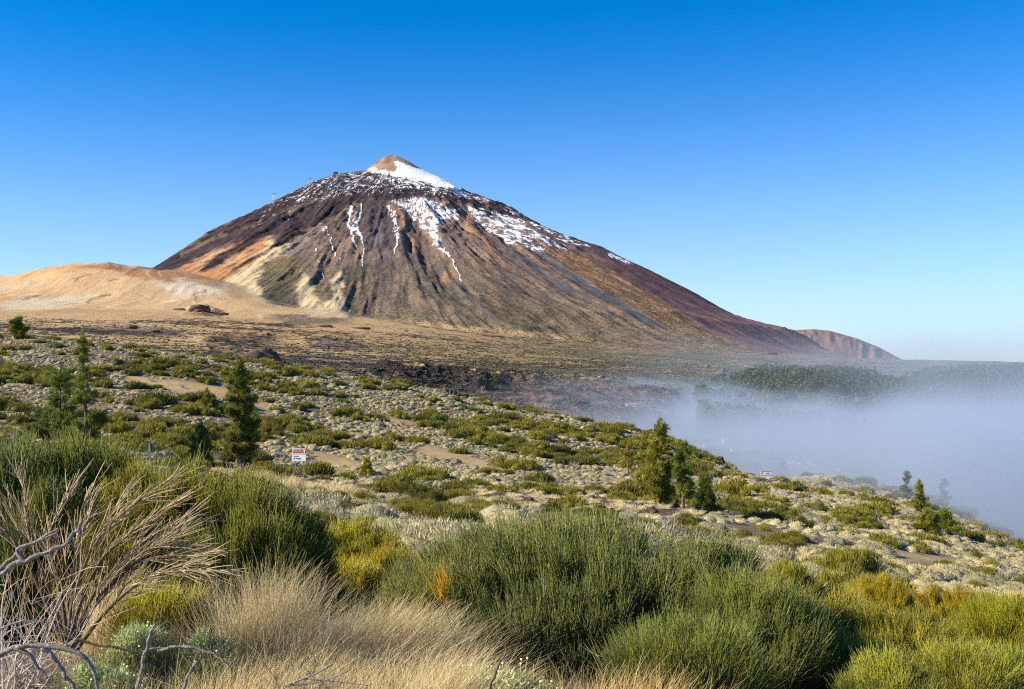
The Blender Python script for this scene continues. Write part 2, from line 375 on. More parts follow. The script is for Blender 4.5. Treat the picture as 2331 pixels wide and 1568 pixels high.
GULLY = [[(795,470),(790,500),(802,530),(810,560)], [(822,462),(812,520),(826,548),(826,605)], [(725,540),(722,580),(735,630)], [(742,515),(757,560),(772,592)],
 [(985,535),(1010,570),(1038,610),(1050,640)], [(905,520),(900,560),(895,590)], [(820,640),(835,690),(830,710)], [(826,605),(835,640),(820,690)]]
def paint(x, y, z):
    """base colour, snow, shrub cover, loose lava blocks, streakiness for points of the far land"""
    u, v = proj(x, y, z)
    uu = u + 7 * vn(x / 90, (y + z) / 90, 61) + 3 * vn(x / 28, (y + z) / 28, 62) + 1.5 * vn(x / 12, (y + z) / 12, 65)
    wq = (y < 5000) * 1.0
    uu = uu + wq * 26 * fbm(x / 260, y / 260, 3, 45)
    vv = v + wq * 7 * fbm(x / 190, y / 190, 3, 46) + 4 * vn(x / 80, (y + 2 * z) / 80, 63) + 2 * vn(x / 25, (y + 2 * z) / 25, 64)
    ug = u + 5 * vn(x / 110, (y + z) / 110, 61)
    C = np.tile(np.array(SAND) * ALB, (len(x), 1)); n = len(x)
    snow, veg, rock, streak = np.zeros(n), np.zeros(n), np.zeros(n), np.zeros(n)
    P = lambda pts, w=5: softpoly(uu, vv, pts, w)
    big = fbm(x / 420, y / 300, 3, 66)
    # the plain
    C = blend(C, sstep(.0, .5, big), SAND2, .6); C = blend(C, sstep(.1, .6, -big), (.40, .235, .115), .6)
    rightp = sstep(700, 1500, u)
    C = blend(C, rightp * sstep(690, 800, v), (.36, .27, .155), .75)
    low = sstep(735, 800, v)
    veg = np.clip((.36 + .22 * low + .30 * rightp + .25 * big), 0, 1) * sstep(690, 745, v + 25 * rightp + 12 * big)
    rock = (.42 + .35 * vn(x / 300, y / 160, 67)) * sstep(690, 740, v + 20 * big) * (1 - .5 * rightp)
    for Pn, a in LAVA:
        m = P(Pn, 7); C = blend(C, m, (.185, .15, .12) if a < 9 else (.20, .115, .075), .88); veg = veg * (1 - m) + .42 * m; rock = rock + .10 * m
    m = P([(850,866),(950,855),(1050,852),(1200,850),(1330,862),(1450,862),(1560,890),(1540,960),(1500,1000),(1350,975),(1150,935),(1000,893)], 8)
    C = blend(C, m, (.155, .098, .078), .9)
    # pale pumice hills to the left
    hl = sstep(-.02, .02, (5200 - 0 * y - y) * -1e-3) * (1 - sstep(430, 560, u)) * (1 - sstep(690, 725, v))
    hl = (1 - sstep(520, 640, u)) * (1 - sstep(685, 712, v)) * (y > 3900)
    C = blend(C, hl, (.60, .40, .215)); C = blend(C, hl * sstep(0, .5, fbm(x / 500, y / 350, 3, 70)), (.64, .55, .36), .8)
    C = blend(C, hl * sstep(.1, .5, fbm(x / 400 + 9, y / 300, 3, 71)), (.50, .285, .135), .7)
    veg *= 1 - hl; rock = rock * (1 - hl) + hl * .16 * sstep(650, 700, v)
    C = blend(C, P([(190,606),(235,598),(290,606),(345,610),(420,618),(520,622),(500,640),(400,640),(350,640),(300,630),(250,615)], 6), (.34, .165, .085), .85)
    C = blend(C, P([(350,645),(420,632),(500,638),(520,655),(500,668),(430,680),(380,668)], 8), (.66, .56, .42), .8)
    C = blend(C, P([(0,690),(60,676),(110,680),(190,672),(230,668),(180,690),(90,700),(20,704)], 8), (.62, .56, .42), .7)
    for L in ([(160,640),(185,630),(205,624)], [(255,640),(270,636)], [(190,690),(215,678),(240,673),(250,672)], [(60,676),(95,674)], [(470,660),(455,672),(445,685)]):
        d = dline(uu, vv, L); C = blend(C, 1 - sstep(.8, 3, d), (.17, .10, .07), .7)
    for L in ([(333,617),(338,628),(347,635)], [(360,617),(367,628)], [(405,665),(425,650),(470,648)], [(460,655),(440,678),(400,686),(350,690)]):
        d = dline(uu, vv, L); C = blend(C, 1 - sstep(.8, 2.2, d), (.68, .58, .45), .6)
    # the cone: everything above the foot
    foot = np.interp(u, [0, 340, 430, 520, 600, 700, 790, 900, 1165, 1400, 1600, 1760, 1870, 1960, 2060], [560, 612, 640, 655, 690, 712, 722, 728, 752, 772, 792, 806, 812, 815, 818])
    cm = sstep(-6, 8, (foot - vv)) * (y > 3900)
    th = np.arctan2(x - CX, CY - y); r = np.hypot(x - CX, y - CY)
    warp = .07 * vn(r / 600, th * 3, 72)
    rib = ridged((th + warp) * 13, r / 1500, 3, 73); fine = ridged((th + warp) * 45, r / 800, 3, 74)
    Cc = np.tile(np.array(BROWN) * ALB, (n, 1))
    Cc = blend(Cc, sstep(0, .8, rib), (.24, .168, .128), .7); Cc = blend(Cc, sstep(.1, .9, -rib), (.10, .075, .062), .8)
    up = sstep(620, 540, v)
    Cc = blend(Cc, up * sstep(-.2, .6, fine), (.24, .155, .115), .5)
    Cc = blend(Cc, sstep(640, 760, v), (.245, .185, .115), .6)
    mv = fbm(th * 16 + warp * 20, r / 900, 3, 77)
    Cc = blend(Cc, sstep(.05, .4, mv) * sstep(760, 600, v), (.185, .150, .148), .75); Cc = blend(Cc, sstep(.1, .45, -mv) * sstep(700, 560, v), (.095, .070, .068), .6)
    Cc = blend(Cc, sstep(.25, .5, fbm(th * 24, r / 500, 3, 78)) * sstep(780, 640, v), (.33, .205, .12), .7)
    vg = (.62 + .22 * rib * -1) * sstep(520, 620, v + 20 * rib) ; rk = np.full(n, .12); sk = np.full(n, .75)
    # grey-purple talus tongue below the summit lava
    t = P([(812,455),(858,448),(888,466),(903,500),(908,560),(885,575),(860,566),(832,578),(824,545),(812,500)], 6)
    Cc = blend(Cc, t, (.080, .062, .066)); Cc = blend(Cc, P([(836,520),(862,500),(870,540),(850,560),(832,560)], 10), (.15, .125, .13), .8); vg *= 1 - t
    # pumice fans on the left foot
    tan = np.maximum.reduce([P([(500,645),(530,608),(575,575),(612,536),(640,560),(660,548),(655,575),(610,600),(585,640),(600,680),(640,705),(560,700),(520,668)], 9),
        P([(672,628),(690,622),(712,655),(735,690),(760,680),(752,640),(775,618),(786,625),(778,660),(792,700),(785,720),(700,722),(680,700)], 7),
        P([(590,690),(680,700),(790,712),(790,732),(640,722),(560,712)], 7)])
    Cc = blend(Cc, tan, (.60, .46, .27), .97); vg = vg * (1 - .8 * tan); sk = sk * (1 - .8 * tan)
    isl = np.maximum(P([(600,600),(640,575),(680,590),(690,630),(660,662),(620,650),(595,625)], 12), P([(700,615),(735,640),(752,680),(735,695),(715,670)], 8))
    Cc = blend(Cc, isl, (.20, .150, .085), .8); vg = np.maximum(vg, .62 * isl)
    # orange scoria slope, then the summit lavas over it
    o = P([(352,612),(400,613),(440,592),(550,547),(619,533),(600,562),(570,600),(528,625),(500,645),(420,640),(360,628)], 6)
    Cc = blend(Cc, o, (.42, .20, .095)); Cc = blend(Cc, o * sstep(.0, .5, fbm(x / 260, y / 260, 3, 75)), (.50, .32, .17), .75); vg *= 1 - o; sk = sk * (1 - .6 * o)
    d1 = P(DARK1, 4)
    Cc = blend(Cc, d1, LAVAC); vg *= 1 - d1
    Cc = blend(Cc, d1 * sstep(.1, .7, fine), (.085, .062, .062), .6)
    for L, w in (([(415,580),(455,556),(508,532)], 3), ([(655,486),(700,462),(745,444)], 2.8), ([(560,520),(600,502)], 3), ([(575,478),(640,448),(703,417)], 3), ([(400,575),(470,528),(520,505)], 3), ([(620,490),(680,470)], 2.5)):
        Cc = blend(Cc, (1 - sstep(w * .6, w * 1.5, dline(uu, vv, L))), (.20, .14, .10), .65)
    # right flank
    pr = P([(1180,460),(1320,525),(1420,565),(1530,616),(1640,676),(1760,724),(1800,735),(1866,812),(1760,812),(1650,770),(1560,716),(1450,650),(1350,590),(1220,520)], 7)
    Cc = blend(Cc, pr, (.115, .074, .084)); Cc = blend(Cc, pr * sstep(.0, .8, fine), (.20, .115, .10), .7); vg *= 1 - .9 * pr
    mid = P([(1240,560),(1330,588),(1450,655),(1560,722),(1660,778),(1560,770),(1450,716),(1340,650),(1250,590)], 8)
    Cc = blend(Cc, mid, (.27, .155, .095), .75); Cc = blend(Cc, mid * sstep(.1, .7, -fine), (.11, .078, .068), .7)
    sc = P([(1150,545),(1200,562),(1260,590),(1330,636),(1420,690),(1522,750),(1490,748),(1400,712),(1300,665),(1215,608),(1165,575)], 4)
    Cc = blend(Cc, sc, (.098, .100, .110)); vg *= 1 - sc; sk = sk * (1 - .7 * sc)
    for L, w in (([(1040,640),(1075,680),(1110,720)], 7), ([(1010,570),(1060,650),(1090,700)], 8), ([(1130,560),(1210,620),(1280,660)], 7), ([(880,570),(895,620)], 7)):
        m = 1 - sstep(w * .5, w * 1.4, dline(uu, vv, L)); Cc = blend(Cc, m, (.125, .105, .100), .7); vg *= 1 - .8 * m
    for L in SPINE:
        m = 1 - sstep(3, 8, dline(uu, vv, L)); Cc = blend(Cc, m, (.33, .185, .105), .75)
        m = 1 - sstep(1.5, 4, dline(uu - 5, vv + 1, L)); Cc = blend(Cc, m, (.085, .055, .048), .55)  # dark line paints shade on each rib's side away from the sun
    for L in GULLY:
        m = 1 - sstep(1, 3.2, dline(ug - 2, vv, L)); Cc = blend(Cc, m, (.07, .052, .045), .7)  # shade along the gully's right-hand side, painted in as a dark line
    # reddish hill on the right end
    rh = sstep(1795, 1812, uu - .85 * (vv - 752)) * (y > 7000)
    Cc = blend(Cc, rh, (.30, .175, .125)); Cc = blend(Cc, rh * sstep(.1, .8, ridged(u / 24, v / 60, 3, 76)), (.18, .10, .085), .8); vg *= 1 - .8 * rh
    # summit cone
    pt = P([(832,386),(862,364),(878,350),(893,345),(908,352),(935,372),(965,388),(1000,402),(950,400),(890,393),(840,392)], 2.5)
    Cc = blend(Cc, pt, (.37, .25, .165)); Cc = blend(Cc, pt * P([(862,372),(880,356),(890,360),(880,374)], 4), (.17, .10, .08), .7)
    # snow: chance of cover
    s = np.zeros(n)
    def sp(pts, p, w=5):
        nonlocal s; s = np.maximum(s, np.maximum(P(pts, w) * p, (P(pts, w * 3.2) * p * .78) if w > 3 else 0))
    band = d1 * np.interp(u, [380, 480, 620, 720, 800, 1000, 1150], [0, .16, .50, .58, .60, .60, .52]) * (1 - .55 * sstep(-10, 40, v - np.interp(u, [480, 700, 830, 1000, 1150], [515, 455, 430, 440, 470])))
    s = np.maximum(s, band)
    sp([(893,366),(905,362),(935,376),(965,386),(1012,408),(1060,430),(1040,434),(985,420),(940,408),(900,404),(884,398),(900,384)], 1.0, 2.5)
    sp([(828,388),(850,381),(885,388),(900,396),(890,402),(840,394)], .72, 2)
    sp([(868,392),(940,404),(1040,428),(1130,460),(1110,462),(1000,440),(900,418),(860,402)], .70, 4)
    sp([(885,455),(930,444),(985,452),(1030,470),(1050,500),(1010,500),(1000,530),(1010,560),(1036,600),(1028,600),(990,560),(965,525),(925,490),(900,470)], .73, 4)
    sp([(876,462),(900,470),(905,510),(925,560),(900,545),(888,510)], .68, 5)
    sp([(790,470),(815,465),(824,520),(815,545),(800,520)], .68, 5); sp([(700,510),(745,500),(750,520),(715,530)], .5, 6)
    sp([(1200,560),(1260,575),(1330,600),(1300,610),(1220,585)], .50, 6); sp([(560,490),(640,455),(700,430),(720,480),(640,510),(580,525)], .46, 8)
    sp([(1030,455),(1062,470),(1110,520),(1160,560),(1110,540),(1050,520)], .42, 8)
    sp([(1058,468),(1110,478),(1170,520),(1225,555),(1255,580),(1200,572),(1150,552),(1100,520)], .73, 4)
    sp([(1105,470),(1180,500),(1260,545),(1310,575),(1270,572),(1200,540),(1130,500)], .73, 4)
    sp([(1130,455),(1185,478),(1260,522),(1330,552),(1370,566),(1320,566),(1240,530),(1160,490)], .66, 4)
    sp([(1380,568),(1410,582),(1445,602),(1425,602),(1390,585)], .80, 3)
    for L, w in zip(GULLY[:6], (5, 3.5, 2.2, 2.4, 3.4, 2.5)):
        s = np.maximum(s, (1 - sstep(w * .25, w * .9, dline(ug, v, L))) * .95)
    s = s * (y > 5000)
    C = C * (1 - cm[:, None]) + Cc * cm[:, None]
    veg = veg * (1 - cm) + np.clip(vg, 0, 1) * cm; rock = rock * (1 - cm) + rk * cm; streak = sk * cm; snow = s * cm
    flow = np.stack([(th + warp) * 62, r / 150, z * 0], 1)
    k = np.clip(y, 1, None)
    return C, dict(Snow=snow, Veg=veg, Rock=rock, Streak=streak * .8, Flow=flow)
SANDP = [[(717,1030),(760,1034),(825,1052),(820,1066),(770,1066),(725,1058)], [(236,842),(300,856),(420,868),(520,878),(565,905),(500,908),(420,898),(330,882)], [(559,905),(613,915),(620,955),(590,965),(565,940)],
 [(961,1012),(1040,1030),(1107,1052),(1100,1064),(1040,1060),(960,1036)], [(1960,1240),(2100,1258),(2220,1275),(2180,1285),(2050,1270)], [(1380,1080),(1450,1090),(1440,1100),(1380,1094)], [(900,1165),(960,1185),(965,1215),(930,1205)],
 [(0,940),(100,930),(110,945),(0,960)], [(860,945),(950,965),(900,975)], [(640,1060),(700,1072),(690,1082),(640,1075)]]
BANK_SHADEP = [[(440,1062),(560,1076),(690,1080),(760,1092),(900,1106),(1100,1114),(1300,1122),(1500,1142),(1720,1168),(1700,1185),(1500,1172),(1300,1160),(1150,1152),(900,1135),(720,1140),(600,1120),(480,1090)],
 [(1640,1042),(1700,1052),(1745,1090),(1700,1100),(1640,1088)], [(1775,1082),(1800,1090),(1840,1140),(1815,1140)]]  # second outline is a shaded hollow, its shade painted in bank colour
def paint_near(x, y, z):
    u, v = proj(x, y, z); n = len(x)
    uu = u + 10 * vn(x / 5, y / 5, 81) + 4 * vn(x / 1.5, y / 1.5, 82); vv = v + 5 * vn(x / 6, y / 6, 83)
    C = np.tile(np.array((.20, .145, .088)) * ALB, (n, 1))
    C = blend(C, sstep(0, .5, fbm(x / 12, y / 12, 3, 84)), (.17, .125, .08), .7)
    C = blend(C, sstep(30, 14, y), (.16, .12, .08), 1)
    for Pn in SANDP: C = blend(C, softpoly(uu, vv, Pn, 8), (.50, .35, .165), .95)
    for Pn in BANK_SHADEP: C = blend(C, softpoly(uu, vv, Pn, 7), (.115, .062, .042), .95)
    return C
def fan(name, u0, u1, nu, ys, mat, near):
    a = (np.linspace(u0, u1, nu) - 1165) / FOC
    X = (a[None, :] * ys[:, None]).ravel(); Y = np.repeat(ys, nu)
    Z = H(X, Y)
    i = np.arange(len(ys) - 1)[:, None] * nu + np.arange(nu - 1)[None, :]
    F = np.stack([i, i + 1, i + nu + 1, i + nu], -1).reshape(-1, 4)
    if near: C, A = paint_near(X, Y, Z), None
    else: C, A = paint(X, Y, Z)
    o = link(name, mesh_np(name, np.stack([X, Y, Z], 1), F, mat, True, C, A)); tag(o, kind='structure'); return o
_cols = 1400
fan('hillside', -900, 3200, 1100, np.exp(np.linspace(math.log(1.2), math.log(360), 620)), M_GROUND, True)
fan('plain', -900, 3200, _cols, np.exp(np.linspace(math.log(360), math.log(4300), 520)), M_FAR, False)
fan('mountain', -900, 3200, _cols, np.concatenate([np.arange(4300, 9400, 8.5), np.linspace(9400, 13000, 12)]), M_FAR, False)
# ------------------------------------------------------------------ geometry for plants
def nrm(a): return a / (np.linalg.norm(a, axis=-1, keepdims=True) + 1e-9)
class Geo:
    def __init__(s): s.V, s.F3, s.F4, s.C, s.n = [], [], [], [], 0
    def add(s, V, F, c=(1, 1, 1)):
        V = np.asarray(V, float).reshape(-1, 3); F = np.asarray(F) + s.n
        c = np.asarray(c, float); c = np.tile(c, (len(V), 1)) if c.ndim == 1 else c
        s.V.append(V); s.C.append(c); (s.F3 if F.shape[1] == 3 else s.F4).append(F); s.n += len(V)
    def mesh(s, name, mat, smooth=False):
        F3 = np.concatenate(s.F3) if s.F3 else np.zeros((0, 3), int); F4 = np.concatenate(s.F4) if s.F4 else np.zeros((0, 4), int)
        return mesh_np(name, np.concatenate(s.V), (F3, F4), mat, smooth, np.concatenate(s.C))
    def tubes(s, P, D, L, r0, r1, bend, nseg=3, sides=3, c=(1, 1, 1)):
        n = len(P); D = nrm(D); t = np.linspace(0, 1, nseg + 1)
        L = np.broadcast_to(L, (n,)); r0 = np.broadcast_to(r0, (n,)); r1 = np.broadcast_to(r1, (n,))
        cl = P[:, None] + D[:, None] * (L[:, None] * t)[..., None] + bend[:, None] * (L[:, None] * t * t)[..., None]
        ref = np.where(np.abs(D[:, 2:3]) > .9, [[1, 0, 0]], [[0, 0, 1.0]])
        a = nrm(np.cross(D, ref)); b = np.cross(D, a)
        an = 2 * math.pi * np.arange(sides) / sides
        ring = a[:, None] * np.cos(an)[None, :, None] + b[:, None] * np.sin(an)[None, :, None]
        rad = r0[:, None] * (1 - t) + r1[:, None] * t
        V = cl[:, :, None] + ring[:, None] * rad[:, :, None, None]
        k = np.arange(nseg)[:, None] * sides; q = np.arange(sides)[None, :]; q2 = (q + 1) % sides
        f = np.stack([k + q, k + q2, k + sides + q2, k + sides + q], -1).reshape(-1, 4)
        m = (nseg + 1) * sides
        F = (f[None] + (np.arange(n) * m)[:, None, None]).reshape(-1, 4)
        c = np.asarray(c, float)
        if c.ndim == 2: c = np.repeat(c, m, axis=0)
        s.add(V, F, c); return cl[:, -1]
    def blades(s, P, D, L, w, bend, nseg=1, c=(1, 1, 1), rng=rs):
        n = len(P); D = nrm(D); t = np.linspace(0, 1, nseg + 1)
        L = np.broadcast_to(L, (n,)); w = np.broadcast_to(w, (n,))
        cl = P[:, None] + D[:, None] * (L[:, None] * t)[..., None] + bend[:, None] * (L[:, None] * t * t)[..., None]
        side = nrm(np.cross(D, rng.normal(size=(n, 3))))
        ww = (w[:, None] * (1 - .75 * t))
        V = np.stack([cl - side[:, None] * ww[..., None], cl + side[:, None] * ww[..., None]], 2)
        k = np.arange(nseg) * 2
        f = np.stack([k, k + 1, k + 3, k + 2], -1); m = (nseg + 1) * 2
        F = (f[None] + (np.arange(n) * m)[:, None, None]).reshape(-1, 4)
        c = np.asarray(c, float)
        if c.ndim == 2: c = np.repeat(c, m, axis=0)
        s.add(V, F, c)
    def path(s, pts, rad, sides=6, c=(1, 1, 1), sub=4):
        P = np.array(pts, float); n = len(P); rad = np.broadcast_to(np.array(rad, float), (n,))
        if n > 2 and sub > 1:
            Q, Rr = [], []
            for i in range(n - 1):
                p0, p1, p2, p3 = P[max(i - 1, 0)], P[i], P[i + 1], P[min(i + 2, n - 1)]
                for t in np.arange(sub) / sub:
                    Q.append(.5 * ((2 * p1) + (p2 - p0) * t + (2 * p0 - 5 * p1 + 4 * p2 - p3) * t * t + (3 * p1 - p0 - 3 * p2 + p3) * t ** 3)); Rr.append(rad[i] * (1 - t) + rad[i + 1] * t)
            Q.append(P[-1]); Rr.append(rad[-1]); P, rad = np.array(Q), np.array(Rr)
        T = nrm(np.gradient(P, axis=0)); a = nrm(np.cross(T[0], [0.3, .2, 1.0])); V = []
        an = 2 * math.pi * np.arange(sides) / sides
        for p, t, r in zip(P, T, rad):
            a = nrm(a - t * np.dot(a, t)); b = np.cross(t, a)
            V.append(p + r * (np.cos(an)[:, None] * a + np.sin(an)[:, None] * b))
        m = len(P); k = np.arange(m - 1)[:, None] * sides; q = np.arange(sides)[None, :]; q2 = (q + 1) % sides
        F = np.stack([k + q, k + q2, k + sides + q2, k + sides + q], -1).reshape(-1, 4)
        s.add(np.concatenate(V + [P[-1:] + T[-1:] * rad[-1]]), F, c)
        e = (m - 1) * sides; s.F3.append(np.stack([e + q[0], e + q2[0], np.full(sides, m * sides)], -1) + s.n - (m * sides + 1)); return P
def ico(sub):
    import bmesh
    bm = bmesh.new(); bmesh.ops.create_icosphere(bm, subdivisions=sub, radius=1); bm.verts.ensure_lookup_table()
    V = np.array([v.co[:] for v in bm.verts]); F = np.array([[v.index for v in f.verts] for f in bm.faces]); bm.free(); return V, F
ICO = {i: ico(i) for i in (1, 2, 3, 4, 5)}
def rnd3(p, f, seed):
    return (vn(p[:, 0] * f + 3.1, p[:, 1] * f + p[:, 2] * f * .7, seed) + vn(p[:, 2] * f - 7.7, p[:, 1] * f - p[:, 0] * f * .6, seed + 5)) * .5
def dome_dirs(n, r, low=-.1):
    a = r.uniform(0, 2 * math.pi, n); z = r.uniform(low, 1, n); q = np.sqrt(np.maximum(0, 1 - z * z))
    return np.stack([q * np.cos(a), q * np.sin(a), z], 1)

M_BROOM = mat_leaf('broom_twigs_green', (.112, .124, .030), (.128, .134, .032), attr=True, trans=.06, spec=.4)
M_STEM = mat_plain('brown_stem', (.11, .075, .05), .9, var=.4, scale=20)
M_DEADB = mat_leaf('dead_broom_twigs', (.34, .25, .135), (.46, .36, .21), attr=True, trans=.1)
def wood_mat():
    m, nt, out = new_mat('weathered_wood'); n = N(nt); p = n('TexCoord').outputs['Object']
    f = n.noise(p, 55, 5, .7, 1.5); g = n.noise(p, 9, 4, .6)
    c = n.mix(n.ramp(f, .35, .65), (.085, .075, .068), (.42, .39, .36)); c = n.mix(n.ramp(g, .42, .62), c, n.mix(.5, c, (.20, .15, .11)))
    bsdf(n, out, c, .9, n.math('ADD', f, g), .012, 1.0); return m
M_WHITE = wood_mat()
M_STRAW = mat_leaf('straw', (.84, .69, .37), (.88, .75, .43), attr=True, trans=.45)
M_HERB = mat_leaf('silvery_herb', (.46, .47, .26), (.52, .52, .31), attr=True, trans=.25)
M_CUSH = mat_leaf('grey_cushion_leaf', (.28, .262, .135), (.60, .49, .265), (.33, .295, .19), attr=True, trans=.12)
M_BUSH = mat_leaf('bush_leaf', (.10, .105, .018), (.29, .245, .028), (.15, .13, .026), attr=True, trans=.22)
M_NEED = mat_leaf('pine_needles', (.135, .155, .028), (.175, .185, .03), (.22, .20, .03), attr=True, trans=.25)
M_BARK = mat_plain('pine_bark', (.15, .095, .065), .95, var=.5, scale=3)
M_GREYT = mat_leaf('grey_dead_twigs', (.30, .27, .24), (.40, .37, .33), attr=True, trans=.0)
M_PSHRUB = mat_leaf('plain_shrub', (.040, .044, .018), (.095, .088, .042), attr=True, trans=.1)
M_FOREST = mat_leaf('forest_pine', (.070, .095, .030), (.125, .14, .04), attr=True, trans=.15)
def rock_mat():
    m, nt, out = new_mat('lava_rock'); n = N(nt); p = n('TexCoord').outputs['Object']
    f = n.noise(p, 2.2, 6, .7); c = n.mix(f, (.035, .026, .024), (.20, .125, .09)); bsdf(n, out, c, .95, f, .25, 1.0); return m
M_ROCK = rock_mat()

# ------------------------------------------------------------------ the big brooms close to the camera
def broom(label, u, y, crest, hw, tufts, tint, depth=None, seed=1, rad=.0024, tl=(.22, .40), per=44, lean=(0, 0), tips=None, group='large broom shrubs growing before the slope'):
    r = np.random.RandomState(seed); rad = rad * 1.0; tufts = int(tufts * 1.75); x = (u - 1165) / FOC * y; g = Hp(x, y); top = slope_of(crest) * y + .04; h = max(top - g, .25)
    dp = depth or hw
    d = dome_dirs(tufts, r, -.02)
    n1 = fbm(d[:, 0] * 2.3 + seed, d[:, 1] * 2.3 + d[:, 2] * 2, 3, seed)
    rr = (.50 + .50 * r.uniform(0, 1, tufts) ** .5) * (1 + .24 * n1)
    hz = h * .86
    B = np.stack([d[:, 0] * hw * rr, d[:, 1] * dp * rr, np.maximum(d[:, 2], 0) ** .72 * hz * rr], 1)
    G = nrm(np.stack([d[:, 0] * .62 + lean[0], d[:, 1] * .62 + lean[1], 1.0 + 0 * d[:, 2]], 1) + r.normal(0, .13, (tufts, 3)))
    ok = n1 > -.20; B, G, n1 = B[ok], G[ok], n1[ok]; tufts = len(B)
    tc = 1 + .28 * n1[:, None] * np.array([1, .8, .2]) + r.normal(0, .10, (tufts, 1))
    k = per * tufts; T = np.repeat(np.arange(tufts), per)
    L = r.uniform(*tl, k)
    P = B[T] - G[T] * (L * .75)[:, None] + r.normal(0, .022, (k, 3)) * np.array([1, 1, .6])
    off = r.uniform(0, .55, k)[:, None] * G[T] * L[:, None]
    D = nrm(G[T] + r.normal(0, .17, (k, 3)))
    bend = (np.array([[0, 0, .14]]) + r.normal(0, .07, (k, 3)))
    P[:, 2] = np.maximum(P[:, 2], .02)
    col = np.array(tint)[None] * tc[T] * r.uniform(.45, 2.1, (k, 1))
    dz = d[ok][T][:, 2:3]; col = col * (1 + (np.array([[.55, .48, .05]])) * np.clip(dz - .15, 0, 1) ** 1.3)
    yel = r.uniform(0, 1, (k, 1)) < .10; col = np.where(yel, col * np.array([1.5, 1.15, .7]), col)
    if tips is not None:
        sel = n1[T] > tips[0]; col[sel] = np.array(tips[1]) * r.uniform(.7, 1.3, (sel.sum(), 1))
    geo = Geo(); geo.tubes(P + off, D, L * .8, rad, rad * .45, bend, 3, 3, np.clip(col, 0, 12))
    # knots of short side twigs
    m = r.uniform(0, 1, k) < .45; q = r.uniform(.3, .8, m.sum())
    P2 = (P + off)[m] + D[m] * (L[m] * .8 * q)[:, None]
    geo.tubes(P2, nrm(D[m] + r.normal(0, .35, (m.sum(), 3))), L[m] * .35, rad * .85, rad * .4, bend[m] * 2, 2, 3, np.clip(col[m], 0, 12))
    t = empty('broom_shrub', (x, y, g)); tag(t, label, 'broom shrub', group)
    link('foliage', geo.mesh('broom_foliage', M_BROOM), t)
    st = Geo()
    for i in range(26):
        e = B[r.randint(tufts)] * .85; mid = e * np.array([.45, .45, .55]) + r.normal(0, .05, 3); mid[2] = abs(mid[2])
        st.path([r.normal(0, .05, 3) * np.array([1, 1, 0]) - np.array([0, 0, .05]), mid * .5, mid, e], [.018, .014, .010, .004], 5, sub=3)
    link('stems', st.mesh('broom_stems', M_STEM, True), t)['label'] = 'bare brown stems inside the broom'
    return t
GREEN, YEL, GOLD, OLIVE = (.95, 1.0, 1.35), (1.5, 1.35, .5), (1.75, 1.45, .35), (1.25, 1.1, .8)
broom('tallest dark green broom shrub at the edge of the photo behind the dead bush', 40, 9.6, 990, 1.25, 760, (.62, .72, .62), .9, 11, .0034, (.26, .46), 40)
broom('dark green broom shrub behind the plumes, between the tallest one and the yellow-tipped one', 235, 9.9, 990, 1.0, 600, (.72, .80, .6), .8, 14, .0034, (.26, .46), 40)
broom('wide yellow-tipped green broom shrub sloping down behind the dead bush towards the dark bank', 425, 9.3, 1046, .95, 600, (1.05, 1.0, .45), .8, 12, .0034, (.26, .44), 40)
broom('shadowed rounded broom shrub directly behind the tall straw tussock', 585, 8.9, 1112, .66, 460, (.85, .85, .5), .7, 13, .0032, (.24, .42), 40)
broom('widest grey-green broom shrub filling the middle, with one orange sprig', 1380, 8.3, 1180, 1.66, 1250, GREEN, 1.35, 21, .0031, (.24, .42), 36)
broom('lower grey-green broom shrub on the sign-facing flank of the widest broom', 1020, 7.9, 1310, .55, 300, (1.0, 1.0, 1.1), .6, 22, .0024, (.20, .36))
broom('dark green broom shrub with upright twigs where the widest broom meets the olive ones', 1700, 7.2, 1340, .52, 330, (.95, 1.02, 1.05), .6, 23, .0023, (.24, .40))
broom('green broom shrub with tall upright twigs at the foot of the widest broom', 1560, 6.1, 1455, .42, 230, (1.0, 1.1, 1.05), .35, 24, .0021, (.22, .38))
broom('rounded green and yellow broom shrub in the middle of the golden group', 800, 14.5, 1190, .85, 330, YEL, .8, 31, .0036, (.26, .44))
broom('low bright golden-yellow broom shrub nearest the straw grass', 800, 11.2, 1300, .52, 300, GOLD, .5, 32, .003, (.22, .38))
broom('golden broom shrub half hidden behind the low golden-yellow one', 865, 13.0, 1248, .50, 230, (1.8, 1.4, .4), .5, 33, .0033, (.22, .38))
broom('olive broom shrub tucked against the side of the widest broom', 965, 12.5, 1262, .36, 170, OLIVE, .5, 34, .0032, (.2, .34))
broom('olive-green broom shrub next to the widest broom, on its downhill side', 1870, 9.2, 1362, .50, 330, (1.5, 1.3, .8), .6, 41, .0027, (.18, .32))
broom('olive broom shrub with feathery tufts in the downhill broom row', 2035, 8.6, 1398, .52, 340, (1.45, 1.3, .8), .6, 42, .0026, (.17, .30))
broom('ball-shaped pale green broom shrub at the lower edge', 2175, 6.9, 1482, .33, 260, (1.5, 1.45, 1.0), .4, 43, .002, (.14, .24))
broom('small pale green broom shrub lowest in the corner before the ball-shaped one', 2015, 6.3, 1525, .25, 170, (1.4, 1.4, .9), .3, 44, .002, (.14, .24))
broom('bright yellow-green broom shrub cut by the edge of the photo', 2300, 9.6, 1385, .55, 330, (1.6, 1.45, .5), .6, 45, .0027, (.22, .4))
broom('green broom shrub low in the far corner of the photo', 2330, 7.4, 1520, .4, 220, (1.3, 1.4, .8), .4, 46, .0022, (.18, .3))
broom('deep green broom shrub filling the gap below the olive row', 1900, 7.2, 1490, .34, 220, (1.1, 1.15, .8), .4, 47, .0022, (.18, .3))
broom('yellow and brown broom shrub uphill of the olive row', 2010, 17, 1312, .72, 260, (1.9, 1.45, .5), .7, 51, .0032, (.2, .34), 56)
